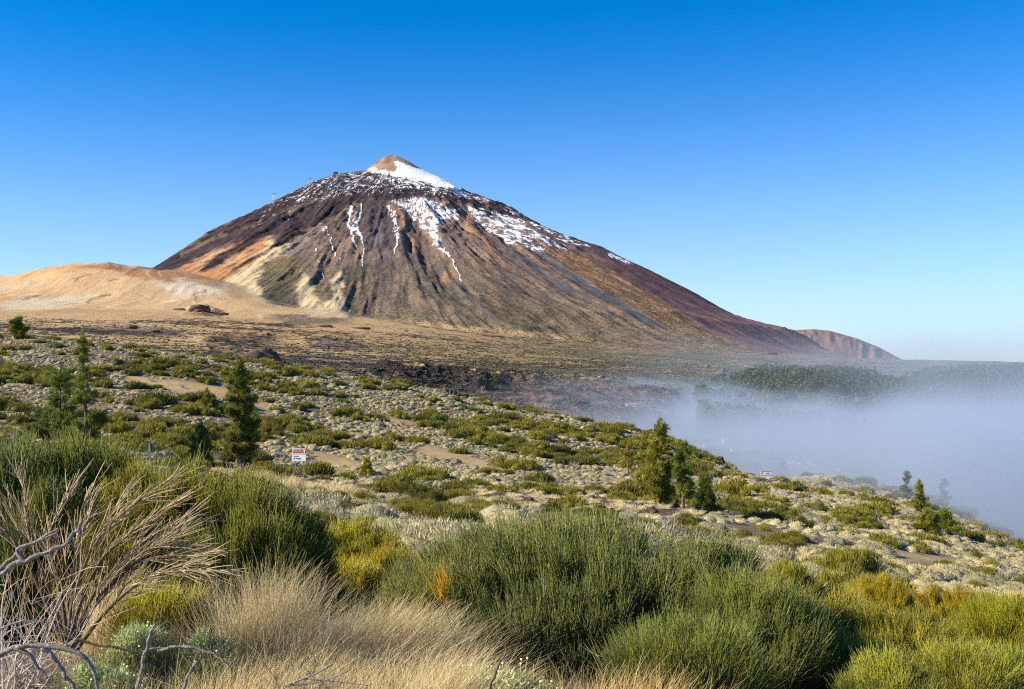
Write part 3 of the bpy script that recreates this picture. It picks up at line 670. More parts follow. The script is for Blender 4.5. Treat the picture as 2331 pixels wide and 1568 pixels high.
broom('long low orange-tinged broom shrub beyond the white grass strip', 2160, 20, 1330, 1.1, 300, (1.8, 1.35, .5), .9, 52, .0035, (.2, .34), 60)
broom('rounded olive broom shrub just beyond the top of the widest broom', 1790, 20, 1292, .62, 220, (1.4, 1.25, .7), .6, 53, .0045, (.28, .44))
broom('round dark green broom shrub standing alone before the pale cushions', 1600, 27, 1240, .75, 220, (1.2, 1.15, .7), .7, 54, .0038, (.18, .32), 60)
broom('small upright yellow-green broom under the dead bush plumes', 372, 7.6, 1358, .30, 110, (1.8, 1.5, .5), .3, 55, .0024, (.24, .4))
def sprig():
    r = np.random.RandomState(5); g = Geo(); x, y = (1010 - 1165) / FOC * 6.8, 6.8; z = slope_of(1360) * y
    k = 60; D = nrm(np.array([[-.15, -.1, 1.0]]) + r.normal(0, .22, (k, 3)))
    g.tubes(r.normal(0, .015, (k, 3)), D, r.uniform(.10, .19, k), .002, .001, np.tile([[-.1, 0, .1]], (k, 1)), 3, 3, np.array([[4.8, 2.3, .3]]) * r.uniform(.7, 1.2, (k, 1)))
    g.tubes(np.array([[0, 0, 0.0]]), np.array([[.2, .5, -1.0]]), .5, .003, .004, np.zeros((1, 3)), 3, 4, (1.5, 1.0, .5))
    tag(link('broom_sprig', g.mesh('sprig', M_BROOM), None, (x, y, z)), 'bright orange dying sprig on the side of the widest broom', 'sprig')
sprig()

# ------------------------------------------------------------------ dead broom and weathered branches
def P3(u, v, y): return np.array([(u - 1165) / FOC * y, y, slope_of(v) * y])
def dead_broom():
    r = np.random.RandomState(3); st, tw = Geo(), Geo()
    plumes = [([(165,1475),(172,1370),(215,1250),(285,1165),(385,1105)], 60), ([(168,1475),(190,1370),(240,1270),(320,1200),(400,1150)], 70), ([(172,1478),(215,1360),(290,1270),(350,1220),(412,1190)], 70),
              ([(175,1478),(225,1370),(300,1290),(360,1270),(412,1262)], 60), ([(180,1480),(240,1400),(310,1335),(380,1300),(462,1302)], 80), ([(160,1475),(150,1380),(128,1290),(120,1210),(150,1140)], 50),
              ([(158,1475),(130,1370),(95,1280),(75,1210),(62,1150)], 45), ([(155,1475),(110,1370),(60,1270),(10,1200),(-30,1160)], 50), ([(165,1470),(170,1370),(175,1280),(185,1220),(215,1172)], 55),
              ([(165,1478),(205,1400),(265,1330),(330,1260),(398,1228)], 60)]
    o = P3(168, 1476, 6.3)
    for i, (pl, k) in enumerate(plumes):
        yy = 6.3 + r.uniform(-.35, .35); ys = np.linspace(6.3, yy, len(pl))
        pts = [P3(u, v, q) - o for (u, v), q in zip(pl, ys)]
        c = st.path(pts, [.016, .012, .008, .0055, .0025], 5, sub=5)
        for b in range(4):                                   # side limbs
            j = r.randint(len(c) // 3, len(c) - 3); d = nrm(c[min(j + 3, len(c) - 1)] - c[j]); e = nrm(d + r.normal(0, .28, 3))
            l = r.uniform(.18, .34); q = [c[j], c[j] + e * l * .5, c[j] + (e * .6 + d * .4) * l]
            cc = st.path(q, [.005, .004, .002], 4, sub=3)
            n = 14; idx = r.randint(3, len(cc), n)
            tw.tubes(cc[idx], nrm(d + r.normal(0, .22, (n, 3))), r.uniform(.10, .22, n), .003, .0015, r.normal(0, .1, (n, 3)), 3, 3, r.uniform(.6, 1.6, (n, 1)) * np.ones((1, 3)))
        n = int(k * .6); idx = (len(c) * (.42 + .56 * r.uniform(0, 1, n) ** .8)).astype(int).clip(0, len(c) - 2)
        d = nrm(c[idx + 1] - c[idx])
        tw.tubes(c[idx] + r.normal(0, .006, (n, 3)), nrm(d + r.normal(0, .2, (n, 3))), r.uniform(.12, .28, n), .0027, .0013, r.normal(0, .1, (n, 3)) + np.array([[.05, 0, -.03]]), 3, 3, r.uniform(.55, 1.7, (n, 1)) * np.array([[1, .98, .95]]))
    n = 200; P = r.normal(0, 1, (n, 3)) * np.array([.30, .2, .12]) + np.array([-.02, 0, .32])
    tw.tubes(P, nrm(P * .6 + np.array([[.15, 0, 1.0]]) + r.normal(0, .3, (n, 3))), r.uniform(.1, .3, n), .0022, .001, r.normal(0, .1, (n, 3)), 2, 3, r.uniform(.5, 1.3, (n, 1)) * np.array([[1, .85, .7]]))
    t = empty('dead_broom', o); tag(t, 'dead straw-brown broom with feathery plumes leaning over the grass', 'dead bush')
    link('stems', st.mesh('dead_stems', M_STEM, True), t); link('twigs', tw.mesh('dead_twigs', M_DEADB), t)
dead_broom()
def dry_branch(label, pts, y, r0, forks=(), y1=None, mat=None, cat='dead branch', grp=None):
    y1 = y1 or y; o = P3(*pts[0], y); g = Geo(); ys = np.linspace(y, y1, len(pts)); R0 = np.linspace(r0, r0 * .45, len(pts)) * rs.uniform(.85, 1.15, len(pts))
    def crook(Q, a): return [q + (rs.normal(0, a, 3) if 0 < i < len(Q) - 1 else 0) for i, q in enumerate(Q)]
    def dense(Q, R_):
        Q = np.array(Q); t = np.linspace(0, len(Q) - 1, len(Q) * 3); return np.stack([np.interp(t, range(len(Q)), Q[:, i]) for i in range(3)], 1), np.interp(t, range(len(Q)), R_)
    a_, b_ = dense([P3(u, v, q) - o for (u, v), q in zip(pts, ys)], R0); b_ = b_ * rs.uniform(.82, 1.18, len(b_))
    g.path(crook(list(a_), r0 * .2), b_ * .8, 9, sub=4)
    for f, rf in forks: g.path([P3(u, v, y) - o for (u, v) in f], np.linspace(rf, rf * .4, len(f)), 6, sub=4)
    tag(link('dead_branch', g.mesh('branch', mat or M_WHITE, True), None, o), label, cat, grp)
dry_branch('long bleached branch rising across the dead bush to a bare tip', [(-20,1320),(40,1285),(100,1262),(150,1240),(180,1205),(192,1185)], 5.2, .018, [([(60,1276),(45,1250),(90,1232),(135,1212)], .012), ([(150,1240),(160,1237),(178,1239)], .006)])
dry_branch('shorter bleached branch lying under the long one', [(-25,1330),(20,1280),(55,1250),(100,1225),(132,1207)], 5.25, .013)
dry_branch('thick bleached branch arching over at the bottom corner', [(-30,1510),(30,1478),(85,1466),(118,1480),(145,1520),(175,1560),(205,1610)], 4.7, .019, [([(85,1468),(150,1475),(195,1492),(222,1530),(232,1580),(236,1620)], .014), ([(40,1474),(75,1490),(95,1520),(110,1530)], .012)])
dry_branch('thin pale arched branch above the thick arching one', [(-20,1450),(20,1425),(60,1412),(100,1415),(115,1425)], 5.0, .007)
dry_branch('upright grey forked branch standing in the straw', [(316,1590),(326,1540),(338,1490),(350,1440),(356,1424)], 5.2, .016, [([(348,1450),(362,1432),(370,1421)], .006)])
dry_branch('short grey branch poking up beside the straw, second from the bottom corner', [(418,1590),(430,1550),(444,1520),(454,1506)], 4.8, .012, [([(440,1528),(452,1524),(462,1518)], .005)])
dry_branch('grey curved branch lying across the silvery herbs', [(365,1482),(400,1470),(450,1475),(500,1490),(530,1520)], 5.6, .012, [([(330,1484),(350,1476),(385,1474)], .007)])
dry_branch('thin forked twig lying in the straw at the bottom edge', [(600,1600),(660,1558),(730,1530),(775,1500)], 4.7, .007, [([(660,1560),(730,1552),(800,1525)], .005), ([(690,1545),(760,1550),(840,1560)], .004)])
dry_branch('short dark broken stick poking up below the widest broom', [(1105,1600),(1118,1556),(1134,1515),(1150,1488)], 5.2, .011, [([(1134,1516),(1138,1505),(1136,1498)], .006)], mat=M_STEM)
dry_branch('dark dead branch lying flat under the silvery herbs', [(140,1440),(200,1462),(300,1478),(330,1490)], 6.0, .012, mat=M_STEM)
def twiggy(label, u, y, vtop, w, n, mat, col, seed, rad=.0018, name='dead_bush'):
    r = np.random.RandomState(seed); x = (u - 1165) / FOC * y; g = Hp(x, y); h = slope_of(vtop) * y - g; G = Geo()
    for i in range(max(14, n // 14)):
        d = nrm(np.array([r.normal(0, w), r.normal(0, w), h * .9]) + 1e-3); L = h * r.uniform(.5, 1.0)
        p = [np.zeros(3), d * L * .4 + r.normal(0, .03, 3) * h, d * L * .75 + r.normal(0, .06, 3) * h, d * L + r.normal(0, .08, 3) * h]
        c = G.path(p, [rad * 4, rad * 3, rad * 2, rad], 4, np.array(col) * r.uniform(.6, 1.2), sub=3)
        k = 14; idx = r.randint(2, len(c), k)
        G.tubes(c[idx], nrm(d + r.normal(0, .6, (k, 3))), r.uniform(.1, .3, k) * h, rad, rad * .5, r.normal(0, .2, (k, 3)), 3, 3, np.array(col) * r.uniform(.6, 1.4, (k, 1)))
    tag(link(name, G.mesh(name, mat), None, (x, y, g)), label, 'dead bush'); return G
twiggy('tangle of fine bleached twigs beneath the long bleached branch', 20, 5.6, 1250, .30, 190, M_GREYT, (1.5, 1.4, 1.3), 61)
twiggy('grey leafless bush behind the arching branch at the corner', 70, 6.2, 1370, .5, 380, M_GREYT, (1.0, .9, .8), 62)
twiggy('small dark leafless bush inside the straw grass', 690, 5.6, 1470, .3, 240, M_GREYT, (.55, .45, .38), 63)

# ------------------------------------------------------------------ grass and herbs
def straw(G, u, y, spread, n, lo, hi, lean, seed, w=.0016, col=(1, 1, 1), base=0.0, head=False):
    r = np.random.RandomState(seed); x = (u - 1165) / FOC * y
    px = x + r.normal(0, spread[0], n); py = y + r.normal(0, spread[1], n)
    py = np.maximum(py, 3.9)
    hum = base * np.exp(-((px - x) ** 2 / (2 * spread[0] ** 2) + (py - y) ** 2 / (2 * spread[1] ** 2)))
    P = np.stack([px, py, H(px, py) + hum * r.uniform(.3, 1, n)], 1)
    D = nrm(np.stack([lean + (px - x) / spread[0] * .16 + r.normal(0, .16, n), (py - y) / spread[1] * .12 + r.normal(0, .16, n), np.ones(n)], 1))
    fl = r.uniform(0, 1, n) < .14; D[fl] = nrm(np.stack([r.normal(0, 1, fl.sum()), r.normal(0, .6, fl.sum()), r.uniform(.05, .5, fl.sum())], 1))
    L = r.uniform(lo, hi, n); b = np.stack([np.full(n, lean * .8) + r.normal(0, .22, n), r.normal(0, .15, n), -r.uniform(0, .18, n)], 1)
    c = np.clip(np.array(col), .7, 1.1) * r.uniform(.7, 1.12, (n, 1)) * np.where(r.uniform(0, 1, (n, 1)) < .22, [[.8, .66, .5]], [[1, 1.0, 1.05]])
    G.blades(P, D, L, w * r.uniform(.7, 1.3, n), b, 4, c, r)
g = Geo()
k = 0
for u in range(230, 1060, 55):
    for y in (4.5, 5.0, 5.5, 6.0, 6.6):
        k += 1
        if u < 480 and y > 5.2: continue
        if u > 900 and y > 6.2: continue
        straw(g, u + (k * 37) % 41, y, (.09, .18), 230, .14, .36 if y < 6.3 else .46, .18 + .12 * math.sin(k * 1.7), 100 + k, .0022, ((1, 1, 1), (.7, .62, .52), (1.15, 1.1, 1.05), (.55, .5, .45))[k % 4])
for u in range(-60, 260, 60): k += 1; straw(g, u, 5.0, (.12, .3), 200, .1, .26, .1, 100 + k, .0016, (.75, .75, .72))
tag(link('dry_grass', g.mesh('dry_grass', M_STRAW)), 'pale dry grass covering the ground close to the camera', 'grass', kind='stuff')
def tussock(label, *a, **k):
    g = Geo(); straw(g, *a, **k); x = (a[0] - 1165) / FOC * a[1]; o = np.array([x, a[1], Hp(x, a[1])]); g.V = [v - o for v in g.V]
    tag(link('grass_tussock', g.mesh('tussock', M_STRAW), None, o), label, 'grass tussock', 'straw tussocks close to the camera')
tussock('tallest straw tussock, its stalks standing against the shadowed broom', 615, 6.9, (.17, .17), 2600, .30, .72, .05, 201, base=.26)
tussock('bright straw tussock leaning against the low golden broom', 880, 6.9, (.24, .2), 3000, .25, .5, .26, 202, base=.16, w=.0018)
tussock('straw tussock between the tallest tussock and the bright leaning one', 755, 6.7, (.16, .2), 1700, .2, .42, .2, 203, base=.16)
tussock('white-gold tussock behind the plumes of the dead broom', 295, 7.9, (.20, .15), 2200, .25, .55, .12, 204, base=.30, w=.002)
tussock('golden tussock with loose stalks at the foot of the widest broom', 1440, 5.5, (.22, .15), 1300, .18, .40, .1, 205, col=(1, .88, .68), base=.08)
tussock('straw tussock at the edge where grass meets the widest broom', 985, 5.6, (.16, .2), 1300, .2, .45, .25, 206, base=.06)
tussock('pale tussock below the upright forked branch', 380, 5.0, (.14, .15), 1200, .2, .42, .12, 207, base=.05, col=(.95, .9, .8))
for i, (u, y, lab) in enumerate([(1985, 24, 'white grass clump beside the yellow and brown broom'), (2100, 22, 'white grass clump at the middle of the pale strip uphill of the olive row'), (2215, 25, 'white grass clump at the end of the pale strip'),
    (730, 78, 'white grass tussock below the brown bank, nearest the two-legged brown sign'), (600, 82, 'white grass tussock under the wide pine on the brown bank'), (665, 80, 'white grass tussock between two others on the dark bank'), (780, 75, 'lowest white tussock under the brown sign')]):
    s = 1.0 if y < 40 else 2.0
    tussock(lab, u, y, (.3 * s, .3 * s), 900, .25 * s, .5 * s, .1, 220 + i, w=.004 * y / 22, base=.25 * s)
def herb(label, u, y, hw, h, n, seed, flowers=60):
    r = np.random.RandomState(seed); x = (u - 1165) / FOC * y; z = Hp(x, y); G = Geo()
    a = r.uniform(0, 6.283, n); q = np.sqrt(r.uniform(0, 1, n)); px, py = np.cos(a) * q * hw, np.sin(a) * q * hw * .7
    pz = h * (1 - q ** 2.2) * r.uniform(.55, 1, n) * (1 + .3 * vn(px * 9, py * 9, seed))
    c = r.uniform(.6, 1.4, (n, 1)) * np.where(r.uniform(0, 1, (n, 1)) < .3, [[1.5, 1.4, 1.5]], [[.9, 1.1, .7]])
    G.blades(np.stack([px, py, pz], 1), nrm(r.normal(0, .8, (n, 3)) + [[0, 0, .8]]), r.uniform(.025, .065, n), .0035, r.normal(0, .3, (n, 3)), 2, c, r)
    k = n // 8; G.blades(np.stack([px, py, pz * 0], 1)[:k], nrm(r.normal(0, .3, (k, 3)) + [[0, 0, 1]]), h, .002, r.normal(0, .1, (k, 3)), 2, (.5, .42, .32), r)
    t = empty('herb_clump', (x, y, z)); tag(t, label, 'herb', 'silvery herb clumps')
    if flowers:
        j = r.randint(0, n, flowers); b = np.stack([px[j], py[j], pz[j]], 1); L = r.uniform(.05, .12, flowers)
        e = G.tubes(b, nrm(r.normal(0, .15, (flowers, 3)) + [[0, 0, 1]]), L, .0012, .001, r.normal(0, .1, (flowers, 3)), 2, 3, (1.6, 1.5, 1.3))
        V, f = ICO[1]
        for p in e: G.add(V * .006 + p, f, (3.0, 2.6, 3.4))
    link('foliage', G.mesh('herb_leaves', M_HERB), t)
herb('silvery-green herb clump with white seed heads below the plumes', 330, 6.6, .34, .34, 7000, 301)
herb('brightest green herb clump beside the tallest straw tussock', 500, 6.5, .30, .32, 6500, 302)
herb('low silvery herb clump below the dark broken stick and widest broom', 1160, 5.7, .34, .24, 6500, 303, 80)
herb('frosty white-green herb clump in the bottom corner', 60, 4.7, .30, .20, 6000, 304, 20)
herb('low dull herb clump right of the small dead bush stems', 240, 6.0, .30, .22, 5000, 305, 20)
herb('small silvery herb clump between the sprawling grass and the stick', 1030, 5.3, .20, .12, 3500, 306, 20)
herb('dusty herb clump under the golden tussock', 1330, 5.4, .30, .15, 4500, 307, 20)
# ------------------------------------------------------------------ shrubs of the slope
def cushion(seed, near=False):
    r = np.random.RandomState(seed); G = Geo(); V, F = ICO[3]
    for i in range(r.randint(3, 7) if near else r.randint(2, 5)):
        c = np.array([r.normal(0, .20), r.normal(0, .16), 0]); s = r.uniform(.30, .44); k = np.array([s, s * .95, s * r.uniform(.62, .85)])
        n = 1 + .20 * rnd3(V * 1.0 + i, 2.6, seed + i) + .14 * rnd3(V, 8, seed) + .08 * rnd3(V, 17, seed)
        G.add(V * k * n[:, None] * .90 + c, F, (.8, .8, .78))
        m = 420 if near else 230; d = dome_dirs(m, r, -.1); p = d * k * .92 + c
        G.blades(p, nrm(d + [[0, 0, .35]] + r.normal(0, .25, (m, 3))), r.uniform(.035, .085, m) if near else r.uniform(.03, .085, m), .006 if near else .010, r.normal(0, .2, (m, 3)), 1, r.uniform(.65, 1.35, (m, 1)) * np.ones((1, 3)), r)
    return G.mesh('cushion', M_CUSH)
def bush(seed, near=False):
    r = np.random.RandomState(seed); G = Geo(); V, F = ICO[2]
    for i in range(r.randint(8, 13)):
        a = r.uniform(0, 6.28); q = r.uniform(0, .68); c = np.array([math.cos(a) * q, math.sin(a) * q, r.uniform(.02, .22) * (1 - q)]); s = r.uniform(.26, .44); k = np.array([s, s, s * r.uniform(.75, 1.05)])
        n = 1 + .2 * rnd3(V + i, 2.6, seed + i)
        G.add(V * k * n[:, None] * .76 + c, F, (.5, .55, .4))
        m = 620 if near else 150; d = dome_dirs(m, r, -.2); p = d * k * .82 + c
        tint = r.uniform(.75, 1.3)
        G.blades(p, nrm(d * .8 + [[0, 0, .7]] + r.normal(0, .2, (m, 3))), r.uniform(.05, .12, m) if near else r.uniform(.08, .20, m), .0055 if near else .014, r.normal(0, .15, (m, 3)), 1, tint * r.uniform(.6, 1.5, (m, 1)) * np.array([[1, 1, .8]]), r)
    return G.mesh('bush', M_BUSH)
def deadtwig(seed):
    r = np.random.RandomState(seed); G = Geo()
    for i in range(16):
        d = nrm(np.array([r.normal(0, .6), r.normal(0, .6), 1])); L = r.uniform(.4, .8)
        c = G.path([np.zeros(3), d * L * .5 + r.normal(0, .05, 3), d * L + r.normal(0, .08, 3)], [.02, .014, .006], 4, sub=2)
        k = 12; j = r.randint(1, len(c), k); G.tubes(c[j], nrm(d + r.normal(0, .6, (k, 3))), r.uniform(.12, .35, k), .008, .003, r.normal(0, .2, (k, 3)), 2, 3, (1, 1, 1))
    return G.mesh('twigs', M_GREYT)
def tuftm(seed):
    r = np.random.RandomState(seed); G = Geo(); n = 260; a = r.uniform(0, 6.28, n); q = r.uniform(0, .2, n)
    p = np.stack([np.cos(a) * q, np.sin(a) * q, 0 * q], 1)
    G.blades(p, nrm(np.stack([np.cos(a) * .6, np.sin(a) * .6, np.ones(n)], 1) + r.normal(0, .2, (n, 3))), r.uniform(.3, .6, n), .014, np.stack([np.cos(a) * .3, np.sin(a) * .3, -.3 * np.ones(n)], 1), 2, r.uniform(.6, 1.2, (n, 1)) * np.ones((1, 3)), r)
    return G.mesh('tuft', M_STRAW)
CUSH = [cushion(400 + i) for i in range(7)] + [cushion(420 + i, True) for i in range(6)]; BUSH = [bush(450 + i) for i in range(7)] + [bush(465 + i, True) for i in range(5)]; DTW = [deadtwig(480 + i) for i in range(3)]; TUF = [tuftm(490 + i) for i in range(3)]
def field(cell, y0, y1, seed, umin=-250, umax=2600):
    r = np.random.RandomState(seed)
    xm0, xm1 = (umin - 1165) / FOC * y1, (umax - 1165) / FOC * y1
    gx, gy = np.meshgrid(np.arange(xm0, xm1, cell), np.arange(y0, y1, cell))
    x = gx.ravel() + r.uniform(-.5, .5, gx.size) * cell; y = gy.ravel() + r.uniform(-.5, .5, gx.size) * cell
    u = 1165 + FOC * x / y; m = (u > umin) & (u < umax) & (y > y0); return x[m], y[m], r
def masks(x, y, z):
    u, v = proj(x, y, z); uu = u + 10 * vn(x / 5, y / 5, 81); vv = v + 5 * vn(x / 6, y / 6, 83)
    s = np.zeros(len(x)); b = np.zeros(len(x))
    for P in SANDP: s = np.maximum(s, softpoly(uu, vv, P, 6))
    for P in BANK_SHADEP: b = np.maximum(b, softpoly(uu, vv, P, 6))
    return u, v, s, b
PINEPOS = []
def keep_clear(x, y, rad=1.2):
    m = np.ones(len(x), bool)
    for (a, b) in PINEPOS: m &= (np.hypot(x - a, y - b) > rad) & ~((np.abs(x - a) < 1.3) & (y < b) & (y > b - (7 if rad > 1 else 4) * b / 120))
    return m
def top_individuals(x, y, s, n):
    u, v = proj(x, y, H(x, y)); big = s / y
    inn = (u > -10) & (u < 2340) & (v < 1560)
    # behind the close brooms and grass nothing of them shows
    cover = [(-50,1600),(-50,1010),(200,1003),(330,1045),(480,1090),(600,1160),(690,1260),(700,1185),(800,1175),(930,1230),(1040,1225),(1130,1185),(1390,1170),(1560,1200),(1680,1290),(1790,1270),(1900,1310),(2050,1290),(2350,1330),(2350,1600)]
    inn &= ~inpoly(u, v, cover)
    idx = np.where(inn)[0]; return idx[np.argsort(-big[idx])[:n]]
MARKS = [('the two-trunked pine', 540, 1000), ('the brown-topped sign', 680, 1060), ('the small yellow pine', 835, 1065), ('the red-and-white pole', 915, 1060), ('the bushy young pine', 450, 1020), ('the sandy clearing by the sign', 770, 1048),
         ('the golden pine', 1497, 1100), ('the slender dark pine', 1555, 1120), ('the squat black-green pine', 1605, 1140), ('the direction sign by the fog', 1741, 1085), ('the paired round pines', 2125, 1190), ('the foggy spire pine', 2093, 1140),
         ('the spindly tall pine', 192, 900), ('the back-turned metal sign', 343, 1030), ('the hilltop pine', 42, 750), ('the knoll of boulders', 1028, 890), ('the dark lava crag', 590, 850), ('the half-dead pine', 1430, 1040), ('the long brown bank', 1100, 1125),
         ('the pale sandy streak', 1030, 1040), ('the widest broom', 1365, 1200), ('the golden broom group', 800, 1200), ('the white grass strip', 2100, 1350), ('the yellow and brown broom', 2010, 1312), ('the olive broom past the widest', 1790, 1292), ('the grey pine in the mist', 1780, 1065),
         ('the edge broom', 2300, 1385), ('the lone dark broom', 1600, 1240), ('the fog edge of the slope', 2280, 1225), ('the upper sandy strip', 430, 885), ('the mid-slope clearing', 590, 930)]
ORD = ['first', 'second', 'third', 'fourth', 'fifth', 'sixth', 'seventh', 'eighth', 'ninth', 'tenth', 'eleventh', 'twelfth', 'thirteenth', 'fourteenth', 'fifteenth', 'sixteenth', 'seventeenth', 'eighteenth', 'nineteenth', 'twentieth'] + ['%s-%s' % (a, b) for a in ('twenty', 'thirty', 'forty', 'fifty') for b in ('first', 'second', 'third', 'fourth', 'fifth', 'sixth', 'seventh', 'eighth', 'ninth')]
def name_them(items, noun):
    """items: (object, u, v, look word); each label gives look, landmark, side of it and rank in distance from it"""
    from collections import defaultdict
    d = defaultdict(list)
    for it in items:
        o, u, v, look = it
        q = min(MARKS, key=lambda m: math.hypot(m[1] - u, (m[2] - v) * 2.2)); du, dv = u - q[1], (v - q[2]) * 2.2
        side = ('uphill beyond' if dv < 0 else 'downhill before') if abs(dv) > abs(du) else ('left of' if du < 0 else 'right of')
        d[(look, side, q[0])].append((math.hypot(du, dv), o))
    for (look, side, m), L in d.items():
        L.sort(key=lambda t: t[0])
        for i, (_, o) in enumerate(L):
            o['label'] = ('%s %s, %s %s' % (look, noun, side, m)) if len(L) == 1 else ('%s %s, %s out %s %s' % (look, noun, ORD[min(i, len(ORD) - 1)], side, m))
def scatter(name, x, y, z, sc, rot, protos, label, cat, seed=0, idx=None):
    """many of one kind beyond the three hundred that show largest: one object of instances"""
    r = np.random.RandomState(seed); n = len(x)
    idx = r.randint(0, len(protos), n) if idx is None else idx
    me = bpy.data.meshes.new(name); me.vertices.add(n); me.vertices.foreach_set('co', np.stack([x, y, z], 1).astype(np.float32).ravel())
    a = me.attributes.new('sc', 'FLOAT_VECTOR', 'POINT'); a.data.foreach_set('vector', sc.astype(np.float32).ravel())
    a = me.attributes.new('rot', 'FLOAT_VECTOR', 'POINT'); a.data.foreach_set('vector', rot.astype(np.float32).ravel())
    a = me.attributes.new('idx', 'INT', 'POINT'); a.data.foreach_set('value', idx.astype(np.int32))
    o = link(name, me); tag(o, label, cat, kind='stuff')
    ng = bpy.data.node_groups.new(name + '_spread', 'GeometryNodeTree')
    ng.interface.new_socket('Geometry', in_out='INPUT', socket_type='NodeSocketGeometry'); ng.interface.new_socket('Geometry', in_out='OUTPUT', socket_type='NodeSocketGeometry')
    nn = ng.nodes; gi, go = nn.new('NodeGroupInput'), nn.new('NodeGroupOutput'); iop = nn.new('GeometryNodeInstanceOnPoints'); g2i = nn.new('GeometryNodeGeometryToInstance')
    for p in reversed(protos):
        oi = nn.new('GeometryNodeObjectInfo'); oi.inputs['Object'].default_value = p; oi.inputs['As Instance'].default_value = True; ng.links.new(oi.outputs['Geometry'], g2i.inputs[0])
    def na(nm, ty):
        q = nn.new('GeometryNodeInputNamedAttribute'); q.data_type = ty; q.inputs[0].default_value = nm; return next(s for s in q.outputs if s.name == 'Attribute' and s.enabled)
    j = nn.new('GeometryNodeJoinGeometry')
    for l in list(g2i.inputs[0].links): pass
    ng.links.new(gi.outputs[0], iop.inputs['Points']); ng.links.new(g2i.outputs[0], iop.inputs['Instance']); iop.inputs['Pick Instance'].default_value = True
    ng.links.new(na('idx', 'INT'), iop.inputs['Instance Index']); ng.links.new(na('sc', 'FLOAT_VECTOR'), iop.inputs['Scale'])
    er = nn.new('FunctionNodeEulerToRotation'); ng.links.new(na('rot', 'FLOAT_VECTOR'), er.inputs[0]); ng.links.new(er.outputs[0], iop.inputs['Rotation'])
    ng.links.new(iop.outputs[0], go.inputs[0]); nn.remove(j)
    md = o.modifiers.new('spread', 'NODES'); md.node_group = ng; return o
def stand(name, meshes, x, y, s, asp, cat, group, nmax, noun, looks, stuff_label, seed, stuff_name, split=None):
    r = np.random.RandomState(seed); z = H(x, y) - .04 * s; n = len(x)
    rot = np.stack([r.normal(0, .06, n), r.normal(0, .06, n), r.uniform(0, 6.28, n)], 1)
    sc = np.stack([s * r.uniform(.85, 1.2, n), s * r.uniform(.85, 1.2, n), s * asp * r.uniform(.8, 1.2, n)], 1); vi = r.randint(0, len(meshes), n)
    if split: vi = np.where(y < split[1], r.randint(split[0], len(meshes), n), r.randint(0, split[0], n))
    top = top_individuals(x, y, s, nmax); tops = set(top.tolist()); items, first = [], {}
    uu, vv = proj(x, y, z)
    # one of each shape comes first, so that the many can be instanced from them
    for i in top:
        o = bpy.data.objects.new(name, meshes[vi[i]]); COL.objects.link(o); o.location = (x[i], y[i], z[i]); o.rotation_euler = rot[i]; o.scale = sc[i]
        tag(o, None, cat, group); first.setdefault(int(vi[i]), o)
        q = s[i]; lk = looks[0] if q < np.percentile(s[top], 33) else looks[1] if q < np.percentile(s[top], 70) else looks[2]
        items.append((o, uu[i], vv[i], lk))
    name_them(items, noun)
    rest = np.array([i for i in range(n) if i not in tops])
    if len(rest):
        ks = sorted(first); protos = [first[k] for k in ks]; idx = np.array([ks.index(int(q)) if int(q) in ks else int(q) % len(ks) for q in vi[rest]])
        scatter(stuff_name, x[rest], y[rest], z[rest], sc[rest], rot[rest], protos, stuff_label, cat, seed, idx)

# positions of the pines first: shrubs keep clear of the trunks
def put(u, v, ymin=20): return hit(u, v, ymin)
PINES = {}
def reserve(key, u, v, ymin=25, y=None):
    p = at_depth(u, y) if y else put(u, v, ymin); PINES[key] = p; PINEPOS.append((p[0], p[1])); return p
for key, u, v, yy in [('tall', 540, 1068, None), ('young', 455, 1064, None), ('spindle', 190, 1010, 112), ('spindleb', 140, 985, 118), ('hilltop', 42, 772, None), ('mid', 470, 938, None), ('gold', 1500, 1150, None), ('gold2', 1470, 1140, None),
                      ('dark', 1555, 1162, None), ('squat', 1606, 1166, None), ('half', 1430, 1078, None), ('mist', 1780, 1092, None), ('spire', 2093, 1168, None), ('spire2', 2064, 1140, None), ('round1', 2112, 1212, None), ('round2', 2150, 1214, None),
                      ('yellow', 835, 1082, None), ('ridge', 1127, 872, None), ('mist2', 2150, 1150, None), ('mist3', 2262, 1160, None)]:
    reserve(key, u, v, 25, yy)

for _u, _v, _y in ((690, 1088, 60), (343, 1048, 30), (1618, 1104, 60), (916, 1071, 60), (1539, 1096, 60)): _p = hit(_u, _v, _y); PINEPOS.append((_p[0], _p[1]))
_p = at_depth(1741, 235); PINEPOS += [(_p[0] * q, _p[1] * q) for q in (1, .975, .95, .925, .9)] + [(_p[0] * q + 1.8, _p[1] * q) for q in (1, .95)] + [(_p[0] * q - 1.8, _p[1] * q) for q in (1, .95)]
# green brooms in drifts
x, y, r = field(3.8, 26, 340, 511)
z = H(x, y); u, v, s_, b_ = masks(x, y, z)
f = fbm(x / 26, y / 20, 3, 512)
dens = sstep(-.20, .30, f) * (1 - s_) * (1 - .6 * b_) * (1 + .25 * sstep(900, 300, u)) * (1 - .85 * sstep(1520, 1750, u) * sstep(110, 170, y)) + .08 * (1 - s_)
dens = dens * (1 + .5 * sstep(130, 80, y)) + .10 * sstep(130, 80, y)
keep = (r.uniform(0, 1, len(x)) < dens) & keep_clear(x, y, 1.5)
x, y = x[keep], y[keep]; s = r.uniform(.8, 1.7, len(x)) * (1 + .9 * r.uniform(0, 1, len(x)) ** 2.5) * (.85 + .62 * sstep(50, 180, y)); GX, GY, GS = x, y, s
stand('green_shrub', BUSH, x, y, s * 1.0, 1.0, 'green shrub', 'green broom shrubs on the slope', 300, 'green mounded shrub', ('small', 'medium', 'large'), 'green mounded shrubs too many to count on the upper slope', 514, 'green_shrubs', (7, 85))
